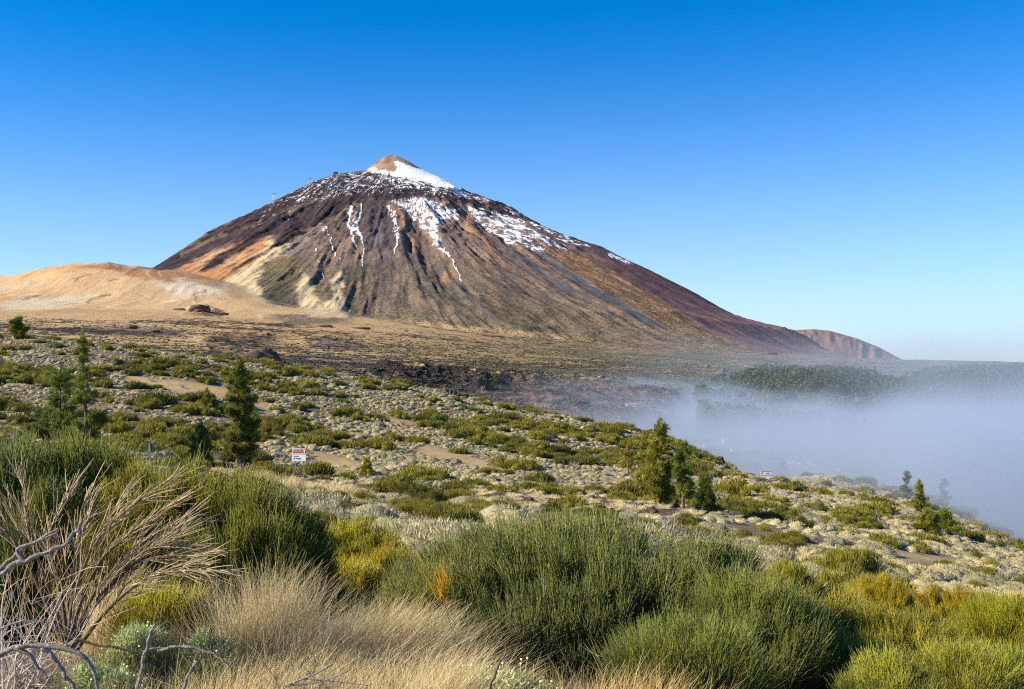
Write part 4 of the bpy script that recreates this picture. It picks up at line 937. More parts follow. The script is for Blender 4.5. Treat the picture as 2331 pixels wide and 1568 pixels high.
# pale cushions: nearly everywhere on the slope
x, y, r = field(1.22, 24, 345, 501)
z = H(x, y); u, v, s_, b_ = masks(x, y, z)
dens = .93 - .95 * s_ - .72 * b_ - .45 * sstep(.05, .4, fbm(x / 9, y / 9, 3, 502)) - .46 * sstep(130, 70, y)
keep = (r.uniform(0, 1, len(x)) < dens) & keep_clear(x, y, .6)
cells = {}
for a, b, c in zip(GX, GY, GS): cells.setdefault((int(a // 4), int(b // 4)), []).append((a, b, c))
for q in np.where(keep)[0]:
    ci, cj = int(x[q] // 4), int(y[q] // 4)
    if any(math.hypot(x[q] - a, y[q] - b) < c * .85 for di in (-1, 0, 1) for dj in (-1, 0, 1) for a, b, c in cells.get((ci + di, cj + dj), ())): keep[q] = False
x, y = x[keep], y[keep]; s = np.clip(np.exp(r.normal(-.08, .36, len(x))), .4, 2.1) * (1 + .35 * sstep(.1, .6, vn(x / 14, y / 14, 503))) * (1 + .25 * sstep(120, 60, y))
stand('cushion_shrub', CUSH, x, y, s, .95, 'cushion shrub', 'pale cushion shrubs on the slope', 300, 'pale grey cushion shrub', ('small', 'medium', 'broad'), 'countless small grey cushion shrubs covering the upper slope', 504, 'cushion_shrubs', (7, 80))
# grey dead twigs and straw tufts between them
x, y, r = field(6.0, 26, 280, 521); f = vn(x / 18, y / 18, 522); keep = (r.uniform(0, 1, len(x)) < .16 + .3 * (f > .2)) & keep_clear(x, y)
x, y = x[keep], y[keep]; stand('dead_shrub', DTW, x, y, r.uniform(.9, 1.9, len(x)), .8, 'dead shrub', 'grey dead shrubs on the slope', 60, 'leafless grey shrub', ('small', 'medium', 'large'), 'scattered grey dead twigs between the shrubs of the slope', 524, 'dead_shrubs')
x, y, r = field(2.2, 26, 220, 531); z = H(x, y); u, v, s_, b_ = masks(x, y, z)
keep = r.uniform(0, 1, len(x)) < (.06 + .28 * sstep(.1, .5, fbm(x / 16, y / 16, 3, 532)) * (y < 150) + .3 * b_) * (1 - s_)
x, y = x[keep], y[keep]; stand('straw_tuft', TUF, x, y, r.uniform(.8, 1.7, len(x)), .9, 'grass tuft', 'straw tufts on the slope', 120, 'straw-coloured grass tuft', ('small', 'medium', 'large'), 'straw-coloured tufts of dry grass spread between the shrubs', 534, 'straw_tufts')

# ------------------------------------------------------------------ pines
def pine(key, label, top, hw, name='pine_tree', seed=1, tint=(1, 1, 1), dense=1.0, trunks=1, shape='column', bare=.1, group=None, tuft=.30):
    r = np.random.RandomState(seed); x, y, z = PINES[key]; h = slope_of(top) * y - z; W = hw / FOC * y
    t = empty(name, (x, y, z - .1)); tag(t, label, 'pine tree', group)
    cen = []; TR = Geo()
    for k in range(trunks):
        off = np.array([.0, 0, 0]) if k == 0 else np.array([W * .28, .4, 0]); hh = h * (1 - .12 * k)
        pts = [off, off + [r.normal(0, .04) * h * .3, 0, hh * .3], off + [r.normal(0, .05) * h * .3, 0, hh * .62], off * .6 + [0, 0, hh * .97]]
        cl = TR.path(pts, [h * .019 + .05, h * .014 + .03, h * .009, .02], 8, sub=5); cen.append(cl)
    CR, LB = Geo(), Geo(); nb = int((46 if shape != 'spindle' else 34) * dense * max(h / 9, .6)); pc, pd = [], []
    for i in range(nb):
        q = bare + (1 - bare) * (i + r.uniform(0, 1)) / nb; cl = cen[i % trunks]; j = min(int(q * (len(cl) - 1)), len(cl) - 1); p = cl[j]
        a = r.uniform(0, 6.283)
        if shape == 'column': w = W * (1 - q) ** .38 * (.55 + .65 * r.uniform()) * (1.0 if q > bare + .12 else .85)
        elif shape == 'round': w = W * math.sqrt(max(.04, 1 - (q * 1.02) ** 3)) * r.uniform(.7, 1.05)
        elif shape == 'spindle': w = W * (.42 if q > .55 else 1.0) * (1 - q * .8) * r.uniform(.5, 1.15)
        else: w = W * (1 - q) ** .8 * r.uniform(.7, 1.1)
        w *= 1 + .5 * vn(np.array([a * 1.3]), np.array([q * 5.0]), seed)[0]
        w = max(w, .18); up = r.uniform(.15, .55)
        d = np.array([math.cos(a), math.sin(a), up]); e = p + d * w
        mid = p + np.array([math.cos(a), math.sin(a), up * .4]) * w * .5
        LB.path([p, mid, e], [.028 * h / 10 + .012, .02 * h / 10 + .006, .008], 4, sub=2)
        m = max(3, int(w / tuft * 2.6 * dense))
        if r.uniform() < .18: continue
        for s_ in np.linspace(.48, 1.0, m):
            for _ in range(3): pc.append(p + (mid - p) * min(s_ * 2, 1) + (e - mid) * max(s_ * 2 - 1, 0) + r.normal(0, tuft * .55, 3)); pd.append(d)
    for k in range(int(10 * dense)): pc.append(cen[0][-1] + r.normal(0, tuft * .4, 3) * [1, 1, 2]); pd.append(np.array([0, 0, 1]))
    pc = np.array(pc); pd = nrm(np.array(pd)); k = 22; T = np.repeat(np.arange(len(pc)), k); tuft = tuft * 1.12
    D = nrm(pd[T] * .7 + [[0, 0, .5]] + r.normal(0, .62, (len(T), 3)))
    tn = r.uniform(.45, 1.8, (len(pc), 1))[T] * r.uniform(.75, 1.25, (len(T), 1)) * np.array([tint])
    CR.blades(pc[T] + r.normal(0, tuft * .2, (len(T), 3)), D, r.uniform(.6, 1.1, len(T)) * tuft, tuft * .06, r.normal(0, .2, (len(T), 3)), 1, tn, r)
    link('trunk', TR.mesh('trunk', M_BARK, True), t); link('limbs', LB.mesh('limbs', M_BARK), t); link('crown', CR.mesh('crown', M_NEED), t); return t
G1 = 'pines on the near slope'; G2 = 'pines fading into the fog'
pine('tall', 'tallest dense pine with two trunks on the brown bank', 812, 44, seed=601, dense=1.75, trunks=2, bare=.20, tint=(1.0, 1.0, .9), group=G1, tuft=.36)
pine('young', 'low bushy young pine at the foot of the tallest pine', 965, 40, seed=602, dense=1.5, shape='cone', bare=.04, tint=(.8, 1.05, .9), group=G1, tuft=.34)
pine('spindle', 'spindly pine with a long bare leader rising behind the broom', 755, 46, seed=603, dense=.95, shape='spindle', bare=.22, tint=(.9, 1.05, .9), group=G1, tuft=.36)
pine('spindleb', 'broad soft pine just behind the spindly one', 838, 46, seed=604, dense=.8, shape='column', bare=.16, tint=(.85, 1.05, .9), group=G1, tuft=.40)
pine('hilltop', 'small pine standing on the hilltop against the pale hills', 722, 18, seed=605, dense=2.0, shape='column', bare=.08, tint=(1.0, 1.05, .8), group=G1, tuft=.36)
pine('mid', 'small yellowish pine on the sandy slope behind the tallest pine', 888, 20, seed=606, dense=1.2, shape='cone', bare=.05, tint=(1.2, 1.1, .7), group=G1)
pine('gold', 'golden-green pine, highest of the group by the bank end', 966, 32, seed=607, dense=1.5, bare=.10, tint=(1.35, 1.2, .8), group=G1, tuft=.36)
pine('gold2', 'lower golden-green pine pressed against the highest of its group', 988, 22, seed=608, dense=1.3, bare=.08, tint=(1.3, 1.15, .8), group=G1, tuft=.34)
pine('dark', 'slender dark pine with a bare lower trunk beside the golden one', 1009, 24, seed=609, dense=1.1, bare=.30, tint=(.75, .85, .8), group=G1, tuft=.34)
pine('squat', 'squat black-green pine at the end of the golden pine group', 1086, 26, seed=610, dense=1.5, shape='cone', bare=.04, tint=(.55, .7, .7), group=G1, tuft=.34)
pine('half', 'thin half-dead brownish pine uphill of the golden pair', 1008, 18, seed=611, dense=.8, bare=.1, tint=(1.9, 1.2, .8), group=G1)
pine('yellow', 'knee-high bright yellow-green pine between the sign and the striped pole', 1044, 15, seed=612, dense=1.2, shape='cone', bare=.02, tint=(2.0, 1.6, .6), group=G1, tuft=.26)
pine('mist', 'hazy pine beside the direction sign at the fog edge', 1043, 17, seed=613, dense=1.4, shape='cone', bare=.04, group=G2)
pine('spire', 'tall narrow grey-green pine on the misty slope', 1096, 15, seed=614, dense=1.2, bare=.08, group=G2)
pine('spire2', 'faint pine just uphill of the tall narrow one in the mist', 1072, 15, seed=615, dense=1.1, bare=.1, group=G2)
pine('round1', 'rounder of two short stout pines below the misty spire', 1166, 24, seed=616, dense=1.8, shape='round', bare=.02, tint=(1.2, 1.15, .8), group=G2)
pine('round2', 'more pointed of two short stout pines below the misty spire', 1163, 20, seed=617, dense=1.8, shape='column', bare=.02, tint=(1.1, 1.1, .8), group=G2)
pine('ridge', 'tiny lone pine on the brown lava ridge', 849, 6, seed=618, dense=1.2, shape='cone', bare=.04, group=G2, tuft=.9)
pine('mist2', 'ghostly pine nearly lost in fog downhill of the spire pine', 1090, 13, seed=619, dense=1.0, bare=.1, group=G2)
pine('mist3', 'faintest ghost of a pine at the thick fog edge', 1096, 14, seed=620, dense=1.0, bare=.1, group=G2)

# ------------------------------------------------------------------ far wood and shrubs of the plain
def wood_tree(seed):
    r = np.random.RandomState(seed); G = Geo(); G.path([[0, 0, 0], [0, 0, .5], [0, 0, .95]], [.02, .014, .005], 4, (.8, .5, .4), sub=1)
    n = 190; q = r.uniform(.08, 1, n); a = r.uniform(0, 6.28, n); w = .23 * (1 - q) ** .6 * r.uniform(.3, 1, n)
    P = np.stack([np.cos(a) * w, np.sin(a) * w, q], 1); D = nrm(np.stack([np.cos(a), np.sin(a), .5 + 0 * a], 1) + r.normal(0, .3, (n, 3)))
    G.blades(P, D, r.uniform(.06, .13, n), .032, r.normal(0, .2, (n, 3)), 1, r.uniform(.6, 1.4, (n, 1)) * np.ones((1, 3)), r); return G.mesh('wood_tree', M_FOREST)
WT = [wood_tree(700 + i) for i in range(4)]
WOOD = [[(1590,905),(1640,880),(1700,862),(1740,846),(1850,840),(1900,846),(1950,856),(1990,862),(2060,880),(2060,1000),(1600,1000)], [(1960,868),(2010,864),(2060,872),(2110,860),(2160,852),(2200,846),(2260,838),(2340,834),(2420,834),(2420,1010),(2060,1000)]]
r = np.random.RandomState(720); n = 60000; yy = r.uniform(900, 2350, n); xx = (r.uniform(1560, 2440, n) - 1165) / FOC * yy
zz = H(xx, yy); u, v = proj(xx, yy, zz); k = inpoly(u + 12 * vn(xx / 60, yy / 60, 721), v + 5 * vn(xx / 50, yy / 50, 722), WOOD[0]) | inpoly(u, v, WOOD[1])
k &= (fbm(xx / 70, yy / 70, 3, 723) > np.where(u > 2040, -.35, -.05)) & (r.uniform(0, 1, n) < .16)
xx, yy, zz = xx[k], yy[k], zz[k]; n = len(xx); print('wood', n)
protoT = []
for i, m in enumerate(WT):
    o = link('pine_tree', m, None, (xx[i], yy[i], zz[i])); o.scale = (15, 15, 15); protoT.append(o)
    tag(o, ['hazy pine of the far wood, westernmost of four set apart', 'hazy pine of the far wood with a ragged crown', 'hazy narrow pine of the far wood', 'hazy broad pine of the far wood'][i], 'pine tree', 'pines of the far wood')
scatter('forest', xx[4:], yy[4:], zz[4:], r.uniform(13, 25, (n - 4, 1)) * np.array([[1.15, 1.15, 1]]), np.stack([0 * xx[4:], 0 * xx[4:], r.uniform(0, 6.28, n - 4)], 1), protoT, 'far-off pine wood half swallowed by fog', 'forest', 724)
def blob(seed):
    r = np.random.RandomState(seed); G = Geo(); V, F = ICO[1]
    for i in range(4): G.add(V * r.uniform(.3, .55) * np.array([1, 1, .75]) * (1 + .25 * rnd3(V + i, 2, seed))[:, None] + [r.normal(0, .35), r.normal(0, .35), .1], F, np.ones(3) * r.uniform(.6, 1.4))
    return G.mesh('plain_shrub', M_PSHRUB)
BL = [blob(740 + i) for i in range(4)]
r = np.random.RandomState(750); n = 170000; yy = np.exp(r.uniform(math.log(420), math.log(3600), n)); xx = (r.uniform(-60, 2400, n) - 1165) / FOC * yy; zz = H(xx, yy); u, v = proj(xx, yy, zz)
vis = v < np.interp(u, [0, 230, 430, 830, 1050, 1165, 1350, 1500, 1620, 2330], [775, 785, 812, 868, 902, 935, 970, 1000, 1050, 1240])
C_, A_ = paint(xx, yy, zz); k = vis & (r.uniform(0, 1, n) < A_['Veg'] * sstep(-.25, .4, fbm(xx / 60, yy / 40, 3, 751)) * .9) & (v > 700)
xx, yy, zz = xx[k], yy[k], zz[k]; n = len(xx); print('plain shrubs', n)
s = r.uniform(1.6, 4.0, n) * (.7 + .3 * yy / 1500)
protoB = []
for i, m in enumerate(BL):
    o = link('plain_shrub', m, None, (xx[i], yy[i], zz[i])); o.scale = (3, 3, 3); protoB.append(o); tag(o, ['dark shrub on the sandy plain, roundest', 'dark low shrub on the sandy plain', 'dark lopsided shrub on the plain', 'dark flat shrub on the far plain'][i], 'shrub', 'shrubs of the plain')
scatter('plain_shrubs', xx[4:], yy[4:], zz[4:], s[4:, None] * np.array([[1.2, 1.2, .9]]), np.stack([0 * xx[4:], 0 * xx[4:], r.uniform(0, 6.28, n - 4)], 1), protoB, 'dark shrubs dotted over the plain below the volcano', 'shrub', 752)
# ------------------------------------------------------------------ things made by people
def box_geo(G, c, s, col=(1, 1, 1), bev=0.0):
    import bmesh
    bm = bmesh.new(); bmesh.ops.create_cube(bm, size=1)
    for v in bm.verts: v.co = (v.co[0] * s[0] + c[0], v.co[1] * s[1] + c[1], v.co[2] * s[2] + c[2])
    if bev: bmesh.ops.bevel(bm, geom=bm.edges[:], offset=bev, segments=2, affect='EDGES')
    bmesh.ops.triangulate(bm, faces=bm.faces[:]); bm.verts.ensure_lookup_table()
    G.add([v.co[:] for v in bm.verts], [[v.index for v in f.verts] for f in bm.faces], col); bm.free()
def flat(me): me.polygons.foreach_set('use_smooth', np.zeros(len(me.polygons), bool)); me.update(); return me
def bx(name, c, s, mat, parent, bev=0.0):
    G = Geo(); box_geo(G, c, s, bev=bev); return link(name, flat(G.mesh(name, mat)), parent)
M_SWHITE = mat_plain('sign_white', (.80, .80, .80), .4, var=.03); M_SBROWN = mat_plain('sign_brown', (.36, .085, .02), .4, var=.06)
M_STEEL = mat_plain('galvanised_steel', (.32, .34, .35), .4, .7, .2, 5); M_SIGNGREY = mat_plain('sign_back_grey', (.30, .34, .42), .5, .3, .1, 3)
M_BLACK = mat_plain('black_paint', (.03, .03, .03), .5); M_RED = mat_plain('red_paint', (.55, .03, .02), .5); M_ORANGEP = mat_plain('orange_paint', (.60, .14, .03), .5)
M_WALL = mat_plain('white_render', (.80, .79, .77), .9, var=.06, scale=1); M_ROOF = mat_plain('roof_tiles', (.42, .17, .10), .9, var=.3, scale=4); M_GLASS = mat_plain('dark_glass', (.02, .03, .04), .1, var=.05, spec=.6)
def words(body, size, loc, mat, parent):
    c = bpy.data.curves.new('lettering', 'FONT'); c.body = body; c.size = size; c.extrude = .006
    tmp = bpy.data.objects.new('tmp_text', c); COL.objects.link(tmp); dg = bpy.context.evaluated_depsgraph_get(); me = bpy.data.meshes.new_from_object(tmp.evaluated_get(dg)); bpy.data.objects.remove(tmp)
    me.materials.clear(); me.materials.append(mat); flat(me); o = link('lettering', me, parent, loc); o.rotation_euler = (math.pi / 2, 0, 0); return o
def brown_sign():
    x, y, z = hit(690, 1088, 60); k = y / FOC; t = empty('road_sign', (x, y, z), R(-6)); w, h = 32.5 * k, 28.5 * k; zb = slope_of(1049.5) * y - z; cx = (680.5 - 690) * k
    tag(t, 'brown-topped white sign reading El Portillo, on two thin posts', 'road sign')
    for q in (-.26, .30): bx('post', (cx + w * q, 0, (zb + h * .9) / 2 - .3), (.10, .08, zb + h * .9 + .6), M_STEEL, t)
    bx('panel', (cx, -.08, zb + h / 2), (w, .05, h), M_SWHITE, t, .02)
    bx('header', (cx, -.112, zb + h * .79), (w * .92, .012, h * .30), M_SBROWN, t)
    bx('divider', (cx, -.112, zb + h * .555), (w * .96, .012, h * .015), M_STEEL, t)
    words('El Portillo', .25, (cx - w * .42, -.122, zb + h * .735), M_SWHITE, t); bx('emblem', (cx + w * .38, -.122, zb + h * .79), (w * .10, .012, h * .19), M_SWHITE, t)
    words('dirección', .15, (cx - w * .40, -.118, zb + h * .37), M_BLACK, t); words('El Teide', .25, (cx - w * .40, -.118, zb + h * .16), M_BLACK, t)
brown_sign()
def far_sign():
    x, y, z = at_depth(1741, 235); k = y / FOC; t = empty('direction_sign', (x, y, z)); w, h = 25 * k, 21.5 * k; zb = slope_of(1093.5) * y - z
    tag(t, 'white direction sign with orange bands and two arrows at the fog edge', 'road sign')
    for q in (-.3, .3): bx('post', (w * q, 0, zb / 2), (.12, .1, zb + h), M_STEEL, t)
    bx('panel', (0, -.08, zb + h / 2), (w, .05, h), M_SWHITE, t, .02)
    bx('band', (0, -.11, zb + h * .97), (w * .99, .012, h * .06), M_ORANGEP, t); bx('band', (0, -.11, zb + h * .53), (w * .99, .012, h * .06), M_ORANGEP, t)
    G = Geo()
    for a, b, c in (((-.40, .70), (-.32, .82), .02), ((-.41, .84), (-.34, .84), .02), ((-.41, .84), (-.41, .76), .02)): G.path([(a[0] * w, -.112, zb + h * a[1]), (b[0] * w, -.112, zb + h * b[1])], [.04, .04], 4, sub=1)
    link('arrow', G.mesh('arrow', M_BLACK), t); G = Geo()
    for a, b in (((.34, .12), (.44, .30)), ((.44, .30), (.36, .30)), ((.44, .30), (.44, .20))): G.path([(a[0] * w, -.112, zb + h * a[1]), (b[0] * w, -.112, zb + h * b[1])], [.05, .05], 4, sub=1)
    link('arrow', G.mesh('arrow', M_BLACK), t)
    G = Geo(); G.path([(w * .0, -.112, zb + h * .66), (w * .08, -.112, zb + h * .82), (w * .12, -.112, zb + h * .70), (w * .2, -.112, zb + h * .84), (w * .26, -.112, zb + h * .70), (w * .42, -.112, zb + h * .70)], [.035] * 6, 4, sub=1)
    link('emblem', G.mesh('emblem', M_SBROWN), t)
    for q in (.38, .24, .10): bx('text_line', (-w * .2, -.112, zb + h * q), (w * .40, .012, h * .05), M_SIGNGREY, t)
far_sign()
def back_sign(label, u, vb, vt, vp, wpx, ymin, mat, group=None):
    x, y, z = hit(u, vb, ymin); k = y / FOC; t = empty('metal_sign', (x, y, z)); tag(t, label, 'road sign', group)
    h = (vp - vt) * k; zb = slope_of(vp) * y - z
    bx('post', (0, 0, (zb + h) / 2 - .2), (.09, .09, zb + h + .4), M_STEEL, t); bx('panel', (0, .07, zb + h / 2), (wpx * k, .04, h), mat, t, .015); bx('bracket', (0, -.03, zb + h / 2), (.14, .1, h * .9), M_BLACK, t)
back_sign('grey metal sign seen from behind, on one post above the broom tops', 343, 1048, 1008, 1029, 11.5, 30, M_SIGNGREY)
back_sign('small grey sign back beside the squat dark pine', 1618, 1104, 1078, 1092, 12, 60, M_SIGNGREY)
def pole(label, u, vb, vt, ymin):
    x, y, z = hit(u, vb, ymin); k = y / FOC; h = (vb - vt) * k; t = empty('marker_pole', (x, y, z)); tag(t, label, 'marker pole', 'red and white striped poles')
    for i in range(4):
        G = Geo(); G.path([(0, 0, h * i / 4), (0, 0, h * (i + 1) / 4)], [.07, .07], 8, sub=1); link('band', G.mesh('band', M_SWHITE if i % 2 == 0 else M_RED), t)
pole('red-and-white striped pole on the open slope above the round green bush', 916, 1071, 1046, 60)
pole('red-and-white striped pole half hidden beside the slender dark pine', 1539, 1096, 1070, 60)

# rocks
def rock(label, x, y, s, seed, sc=(1, 1, 1), sub=3, name='rock', cat='rock', group=None, sink=.2, jag=.45):
    V, F = ICO[sub]; n = 1 + jag * rnd3(V + seed * .37, 1.7, seed) + jag * .6 * np.abs(rnd3(V + seed, 4.2, seed + 3)) + jag * .3 * rnd3(V, 9, seed + 7)
    P = V * n[:, None] * s * np.array(sc); o = link(name, mesh_np(name, P, F, M_ROCK), None, (x, y, Hp(x, y) + s * sc[2] * (1 - sink) * .35)); tag(o, label, cat, group); return o
kn = [(1012, 891, .9, (.6, .7, 1.5)), (1019, 893, .8, (.8, .8, 1.1)), (1026, 893, .9, (.8, .8, 1.0)), (1034, 892, .8, (.7, .8, 1.3)), (1041, 895, .7, (1, .8, .9)), (1016, 896, .6, (1.1, .8, .8)), (1031, 898, .6, (1.2, .9, .7))]
wd = ['tallest finger of rock on the knoll', 'blocky boulder beside the tallest finger on the knoll', 'middle boulder of the knoll', 'upright boulder on the knoll, second tallest', 'outermost low boulder of the knoll', 'small rock below the tallest finger', 'flat rock at the front of the knoll']
for i, (u, v, s, c) in enumerate(kn): X, Y, Z = at_depth(u, 272); rock(wd[i], X, Y, s * 1.15, 801 + i, c, group='boulders of the knoll on the slope edge')
cr = [(570, 848, 330, 4.2, (1.5, 1, 1.0)), (596, 843, 335, 4.6, (1.3, 1, 1.1)), (622, 852, 330, 3.6, (1.3, 1, .9)), (552, 856, 325, 3.0, (1.4, 1, .8)), (645, 866, 315, 2.4, (1.5, 1, .8)), (668, 858, 322, 2.0, (1.6, 1, .9)), (585, 862, 312, 2.6, (1.6, 1, .7))]
wd = ['broad dark lava crag behind the tallest pine', 'highest dark lava crag behind the tallest pine', 'dark lava crag sloping down beyond the highest one', 'low dark lava shoulder next to the pine crown', 'small dark lava block below the crags', 'small flat lava block farther down the crag line', 'dark lava block in front of the broad crag']
for i, (u, v, yy, s, c) in enumerate(cr): X = (u - 1165) / FOC * yy; rock(wd[i], X, yy, s, 821 + i, c, 4, 'lava_rock', 'lava rock', 'dark crags behind the tallest pine', .55, .5)
lv = [(455, 708, 9, 'cone-shaped dark rock hill on the sand below the pale slope', (2.2, 1, 1.1)), (410, 706, 5, 'dark rock fringe beside the cone-shaped rock hill', (2.5, 1, .7)), (505, 716, 5, 'dark rubble tail of the cone-shaped rock hill', (2.4, 1, .7)), (480, 776, 5, 'dark rounded lava mound', (2.5, 1, 1)),
      (620, 806, 5, 'black lava dome, nearer of two', (2, 1, 1)), (590, 803, 4, 'black lava dome, farther of two', (2, 1, 1)), (1185, 868, 7, 'ragged crag on the brown lava ridge', (1.6, 1, 1.6)), (1215, 862, 5, 'smaller crag on the brown lava ridge', (1.5, 1, 1.2)), (1370, 862, 5, 'rock tooth at the far end of the brown ridge', (1.3, 1, 1.2)), (1100, 888, 4, 'crag low on the brown lava ridge', (1.2, 1, 1.4)),
      (1610, 838, 5, 'pointed rock in the thin haze', (1, 1, 1.8)), (1645, 846, 4, 'second pointed rock in the thin haze', (1, 1, 1.6)), (1660, 1000, 0, '', (1, 1, 1)), (820, 748, 5, 'long black lava outcrop at the foot of the pumice fans', (3.5, 1, .7)), (740, 744, 5, 'black lava outcrop beside the long one', (3, 1, .7)), (1750, 806, 6, 'reddish crag at the volcano foot', (3, 1, .7)), (300, 748, 6, 'dark crag on the sandy plain above the spindly pine', (2, 1, 1)), (350, 756, 5, 'dark crag beside another on the sandy plain', (2.2, 1, .7))]
for i, (u, v, px, lab, c) in enumerate(lv):
    if px: X, Y, Z = hit(u, v, 420); rock(lab, X, Y, px * Y / FOC, 841 + i, c, 4, 'lava_rock', 'lava rock', 'lava outcrops on the plain', .35, .5)
X, Y, Z = at_depth(1640, 262); rock('upright grey rock at the fog edge above the slope shoulder', X, Y, 1.1, 871, (.8, .8, 1.3))
rr_ = np.random.RandomState(880); st_ = []; n = 0
protoR = [mesh_np('stone', ICO[2][0] * (1 + .35 * rnd3(ICO[2][0] + i * 3.3, 2.2, 880 + i))[:, None], ICO[2][1], M_ROCK) for i in range(5)]
while n < 130:
    u, v = rr_.uniform(440, 1720), rr_.uniform(1062, 1185)
    if not any(inpoly(np.array([u]), np.array([v]), P)[0] for P in BANK_SHADEP): continue
    X, Y, Z = hit(u, v, 40)
    if Y > 220: continue
    o = bpy.data.objects.new('stone', protoR[n % 5]); COL.objects.link(o); s = rr_.uniform(.10, .38) * (1.3 if u < 760 else 1); o.location = (X, Y, Z + s * .3); o.scale = (s * 1.3, s, s * .8); o.rotation_euler = (0, 0, rr_.uniform(0, 6)); tag(o, None, 'stone', 'stones on the brown bank')
    st_.append((o, u, v, 'small' if s < .22 else 'larger')); n += 1
name_them(st_, 'dark stone on the bank')

# houses of the hamlet in the fog
def house(label, u, v, y, wpx, hpx, depth, roof='gable', wins=3, yaw=0.0, name='white_house'):
    x, y, z = hit(u, v, 430); k = y / FOC; w, h = wpx * k, hpx * k * .8; zt = 0.0; t = empty(name, (x, y, z), yaw); tag(t, label, 'house', 'buildings of the foggy hamlet')
    bx('wall', (0, 0, (zt + h) / 2 - .5), (w, depth, zt + h + 1), M_WALL, t)
    for i in range(wins):
        f = bx('window', ((i + .5) / wins * w * .86 - w * .43, -depth / 2 - .02, zt + h * .5), (w / wins * .45, .12, h * .38), M_SWHITE, t)
        bx('pane', ((i + .5) / wins * w * .86 - w * .43, -depth / 2 - .09, zt + h * .5), (w / wins * .38, .04, h * .30), M_GLASS, f)
    bx('door', (w * .44, -depth / 2 - .04, zt + h * .3 - .3), (1.0, .1, 2.1), M_SBROWN, t)
    if roof == 'gable':
        rh = h * .42; a, b = w / 2 + .5, depth / 2 + .6; T = zt + h; G = Geo()
        V = [(-a, -b, T), (a, -b, T), (a, b, T), (-a, b, T), (-a * .9, 0, T + rh), (a * .9, 0, T + rh), (-a, -b, T - .25), (a, -b, T - .25), (a, b, T - .25), (-a, b, T - .25)]
        G.add(V, [[0, 1, 5], [0, 5, 4], [2, 3, 4], [2, 4, 5], [1, 2, 5], [3, 0, 4], [0, 7, 1], [0, 6, 7], [2, 9, 3], [2, 8, 9], [1, 8, 2], [1, 7, 8], [3, 6, 0], [3, 9, 6], [6, 8, 7], [6, 9, 8]]); rf = link('roof', flat(G.mesh('roof', M_ROOF)), t)
        bx('chimney', (w * .25, depth * .15, T + rh * .8), (.8, .8, 1.6), M_WALL, rf)
    else: bx('roof', (0, 0, zt + h + .15), (w + .8, depth + .8, .3), M_SWHITE, t)
    return t
house('long reddish-roofed white house, highest building in the foggy hamlet', 1626, 1020, 560, 50, 10, 9, wins=5)
house('white two-storey block standing against the long reddish-roofed house', 1649, 1018, 545, 9, 24, 6, 'flat', 1)
house('low white building with a wide roof in the middle of the hamlet', 1688, 1030, 540, 46, 8, 9, wins=5)
house('white gabled house with a dark window set apart along the road', 1759, 1026, 560, 24, 8, 8, wins=2, yaw=R(-14))
house('narrow white shed between the wide roof and the gabled house', 1726, 1020, 575, 13, 6, 6, 'flat', 1)
house('lone red-roofed farmhouse on the hazy plain beyond the hamlet', 1438, 925, 980, 26, 4, 10, wins=3, name='farmhouse')
# cars
def car_proto():
    t = empty('parked_car', (0, 0, 0)); G = Geo(); import bmesh
    prof = [(-2.1, .35), (-2.1, .75), (-1.9, .95), (-1.1, 1.0), (-.6, 1.42), (.8, 1.45), (1.45, 1.0), (2.0, .88), (2.12, .6), (2.1, .35)]
    n = len(prof); V = [(x, s * (.85 if z < 1.1 else .68), z) for s in (-1, 1) for x, z in prof]
    bm = bmesh.new(); vs = [bm.verts.new(v) for v in V]; bm.faces.new(vs[:n]); bm.faces.new(vs[n:][::-1])
    for i in range(n): j = (i + 1) % n; bm.faces.new([vs[j], vs[i], vs[n + i], vs[n + j]])
    bmesh.ops.recalc_face_normals(bm, faces=bm.faces[:]); bmesh.ops.bevel(bm, geom=bm.edges[:], offset=.05, segments=2, affect='EDGES'); me = bpy.data.meshes.new('car_body'); bm.to_mesh(me); bm.free(); me.materials.append(M_CARW); link('body', me, t)
    for s in (-1, 1): bx('side_window', (.1, s * .775, 1.2), (1.5, .06, .28), M_GLASS, t, .01)
    bx('windscreen', (1.14, 0, 1.22), (.5, 1.2, .03), M_GLASS, t).rotation_euler = (0, 0, 0)
    for sx in (-1.35, 1.3):
        for s in (-1, 1):
            G = Geo(); G.path([(sx, s * .70, .33), (sx, s * .90, .33)], [.33, .33], 14, sub=1); w = link('wheel', G.mesh('tyre', M_BLACK), t); G = Geo(); G.path([(sx, s * .88, .33), (sx, s * .915, .33)], [.18, .18], 10, sub=1); link('rim', G.mesh('rim', M_STEEL), w)
    return t
M_CARW = mat_plain('car_paint_white', (.78, .79, .80), .25, var=.02, spec=.5)
def copy_tree(o, parent=None):
    c = o.copy(); COL.objects.link(c); c.parent = parent
    for ch in list(o.children): copy_tree(ch, c)
    return c
cars = [(1800, 1038, 540, -12, 'white car parked nearest the gabled house'), (1815, 1040, 530, 75, 'pale car nose-out beside the white one near the gabled house'), (1844, 1035, 560, 10, 'car parked alone at the back of the car park'), (1851, 1044, 520, -20, 'car in the middle of the car park'),
        (1883, 1056, 470, 5, 'car at the front of the car park'), (1909, 1055, 480, 30, 'brightly glinting car at the end of the front row'), (1826, 1056, 480, 0, 'car at the near corner of the car park')]
cp = car_proto()
for i, (u, v, yy, a, lab) in enumerate(cars):
    o = cp if i == 0 else copy_tree(cp); xx = (u - 1165) / FOC * yy; o.location = (xx, yy, Hp(xx, yy)); o.rotation_euler = (0, 0, R(a)); tag(o, lab, 'car', 'cars parked in the foggy hamlet')
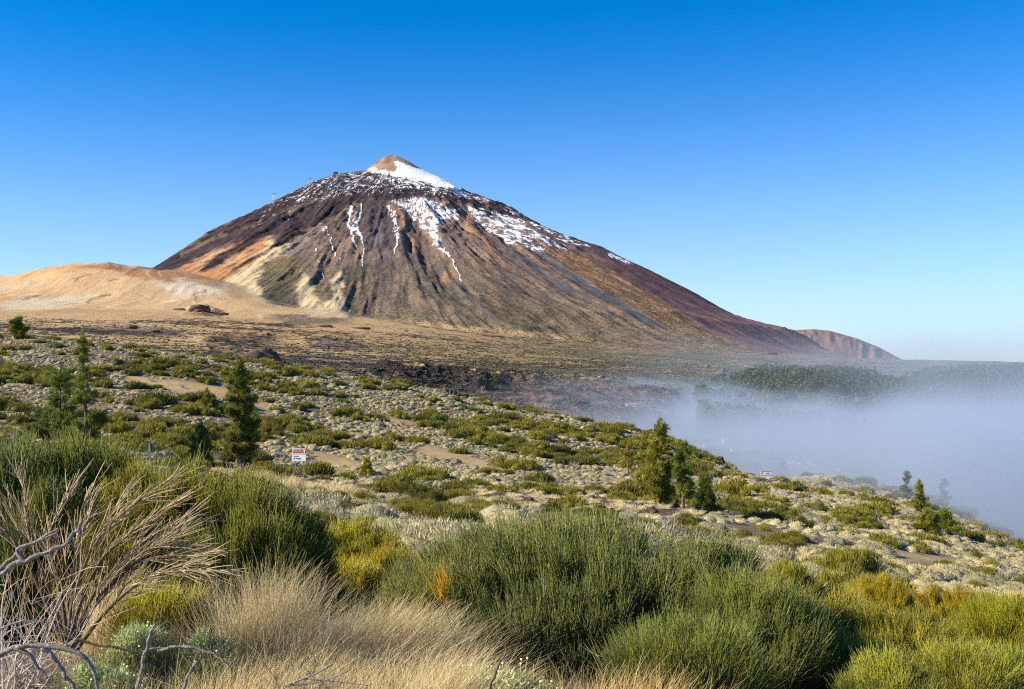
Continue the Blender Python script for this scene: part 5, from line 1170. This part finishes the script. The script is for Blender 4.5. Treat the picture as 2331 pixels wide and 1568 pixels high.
# cable car on the skyline
def skyline(u, y0=7000, y1=8800):
    ys = np.arange(y0, y1, 10.0); xs = (u - 1165) / FOC * ys; z = H(xs, ys); i = int(np.argmax(z / ys)); return xs[i], ys[i], z[i]
def pylon(label, u, v):
    x, y, z = skyline(u); k = y / FOC; h = z - z + max(slope_of(v) * y - z, 15); t = empty('cable_car_pylon', (x, y, z)); tag(t, label, 'pylon', 'cable car pylons on the skyline'); G = Geo(); b = 6.0
    L = [(-b, -b), (b, -b), (b, b), (-b, b)]; q = .35
    for a in L: G.path([(a[0], a[1], -3), (a[0] * q, a[1] * q, h)], [.9, .7], 4, sub=1)
    for i in range(5):
        for j in range(4):
            f0, f1 = 1 - (1 - q) * i / 5, 1 - (1 - q) * (i + 1) / 5; a, c = L[j], L[(j + 1) % 4]; G.path([(a[0] * f0, a[1] * f0, h * i / 5), (c[0] * f1, c[1] * f1, h * (i + 1) / 5)], [.35, .35], 3, sub=1)
    link('lattice', G.mesh('lattice', M_STEEL), t); G = Geo(); G.path([(-9, 0, h), (9, 0, h + 1)], [1.4, 1.4], 6, sub=1); G.path([(-7, 0, h + 2), (7, 0, h + 3)], [1.0, 1.0], 6, sub=1); link('crossarm', G.mesh('crossarm', M_STEEL), t); return x, y, z + h
p1 = pylon('lower lattice pylon of the cable car on the skyline', 620, 441); p2 = pylon('upper lattice pylon of the cable car by the brown rib', 703, 407)
x, y, z = skyline(762); t = empty('cable_station', (x, y, z)); tag(t, 'dark low cable car station building perched under the summit', 'building')
bx('wall', (0, 0, 4), (30, 22, 12), mat_plain('dark_stone_wall', (.09, .07, .065), .9, var=.3), t, .6); bx('roof', (0, 0, 10.5), (34, 25, 2), mat_plain('dark_roof', (.05, .045, .045), .8), t); bx('window', (0, -11.1, 5), (20, .3, 2.5), M_GLASS, t)
G = Geo(); a, b = np.array(p1), np.array(p2); G.path([a - a, (b - a) * .5 - [0, 0, 6], b - a], [.22, .22, .22], 4, sub=6); tag(link('cable', G.mesh('cable', M_STEEL), None, p1), 'steel cable strung between the two skyline pylons', 'cable')
c = (a * .55 + b * .45) + [0, 0, -10]; t = empty('cable_cabin', c); tag(t, 'small cable car cabin hanging between the skyline pylons', 'cabin'); bx('body', (0, 0, 0), (5, 4, 4.5), M_BLACK, t, .6); bx('hanger', (0, 0, 4.5), (.4, .4, 5), M_STEEL, t)

# ------------------------------------------------------------------ fog bank over the valley, with a thin veil above it
def fog():
    m, nt, out = new_mat('fog'); n = N(nt); p = n.pos(); sp = n('SeparateXYZ', {0: p}); X, Y, Z = sp.outputs
    n1 = n.noise(p, 1 / 250, 4, .6, .6); n2 = n.noise(p, 1 / 60, 4, .65, .5)
    q = n.math('ADD', n.math('MULTIPLY', n.math('SUBTRACT', n1, .5), 1.0), n.math('MULTIPLY', n.math('SUBTRACT', n2, .5), .55))
    top = n.math('SUBTRACT', FOGTOP, n.math('MULTIPLY', n.ramp(X, 130, 620), 40.0))
    zz = n.math('SUBTRACT', n.math('ADD', top, n.math('MULTIPLY', q, 105.0)), Z)
    d = n.math('MULTIPLY', n.ramp(zz, -12, 52), n.ramp(n.math('ADD', X, n.math('MULTIPLY', q, 240.0)), -50, 300))
    d = n.math('MULTIPLY', d, n.ramp(n.math('ADD', Y, n.math('MULTIPLY', n.math('SUBTRACT', X, 100.0), .55)), 200, 470)); d = n.math('MULTIPLY', d, n.math('SUBTRACT', 1.0, n.ramp(Y, 1500, 2500)))
    d = n.math('MULTIPLY', n.math('MULTIPLY', d, n.math('ADD', n.math('MULTIPLY', n.ramp(n1, .3, .7), 1.5), .25)), FOGD)
    d = n.math('MULTIPLY', d, n.math('ADD', 1.0, n.math('MULTIPLY', n.ramp(n.math('MULTIPLY', Z, -1.0), 15, 50), .7)))
    d = n.math('ADD', d, n.math('MULTIPLY', n.math('MULTIPLY', n.ramp(X, 60, 700), n.math('SUBTRACT', 1.0, n.ramp(Z, 10, 106))), n.math('MULTIPLY', n.ramp(n1, .25, .7), .0008)))
    vm = n('VectorMath', {0: p, 1: (185, 300, -50)}, operation='SUBTRACT'); vs = n('VectorMath', {0: vm.outputs[0], 1: (1, .9, 3.2)}, operation='MULTIPLY'); ln = n('VectorMath', {0: vs.outputs[0]}, operation='LENGTH').outputs['Value']
    d = n.math('ADD', d, n.math('MULTIPLY', n.ramp(n.math('ADD', n.math('SUBTRACT', 1.0, n.math('DIVIDE', ln, 190.0)), n.math('MULTIPLY', q, .9)), 0, 1), .038))
    vm = n('VectorMath', {0: p, 1: (158, 238, -36)}, operation='SUBTRACT'); vs = n('VectorMath', {0: vm.outputs[0], 1: (1, 1, 2.6)}, operation='MULTIPLY'); ln = n('VectorMath', {0: vs.outputs[0]}, operation='LENGTH').outputs['Value']
    d = n.math('ADD', d, n.math('MULTIPLY', n.ramp(n.math('ADD', n.math('SUBTRACT', 1.0, n.math('DIVIDE', ln, 118.0)), n.math('MULTIPLY', q, .7)), 0, 1), .026))
    v = n('VolumePrincipled', {'Color': (.54, .63, .78, 1), 'Density': d, 'Anisotropy': .1}); nt.links.new(v.outputs[0], out.inputs['Volume'])
    try: m.cycles.volume_step_rate = .2
    except Exception: pass
    G = Geo(); box_geo(G, (800, 1390, -32), (1820, 2560, 276)); o = link('fog_bank', G.mesh('fog_bank', m)); tag(o, 'bank of drifting fog filling the valley and hiding the hamlet', 'fog', kind='stuff')
FOGTOP, FOGD = -14.0, .0095
fog()
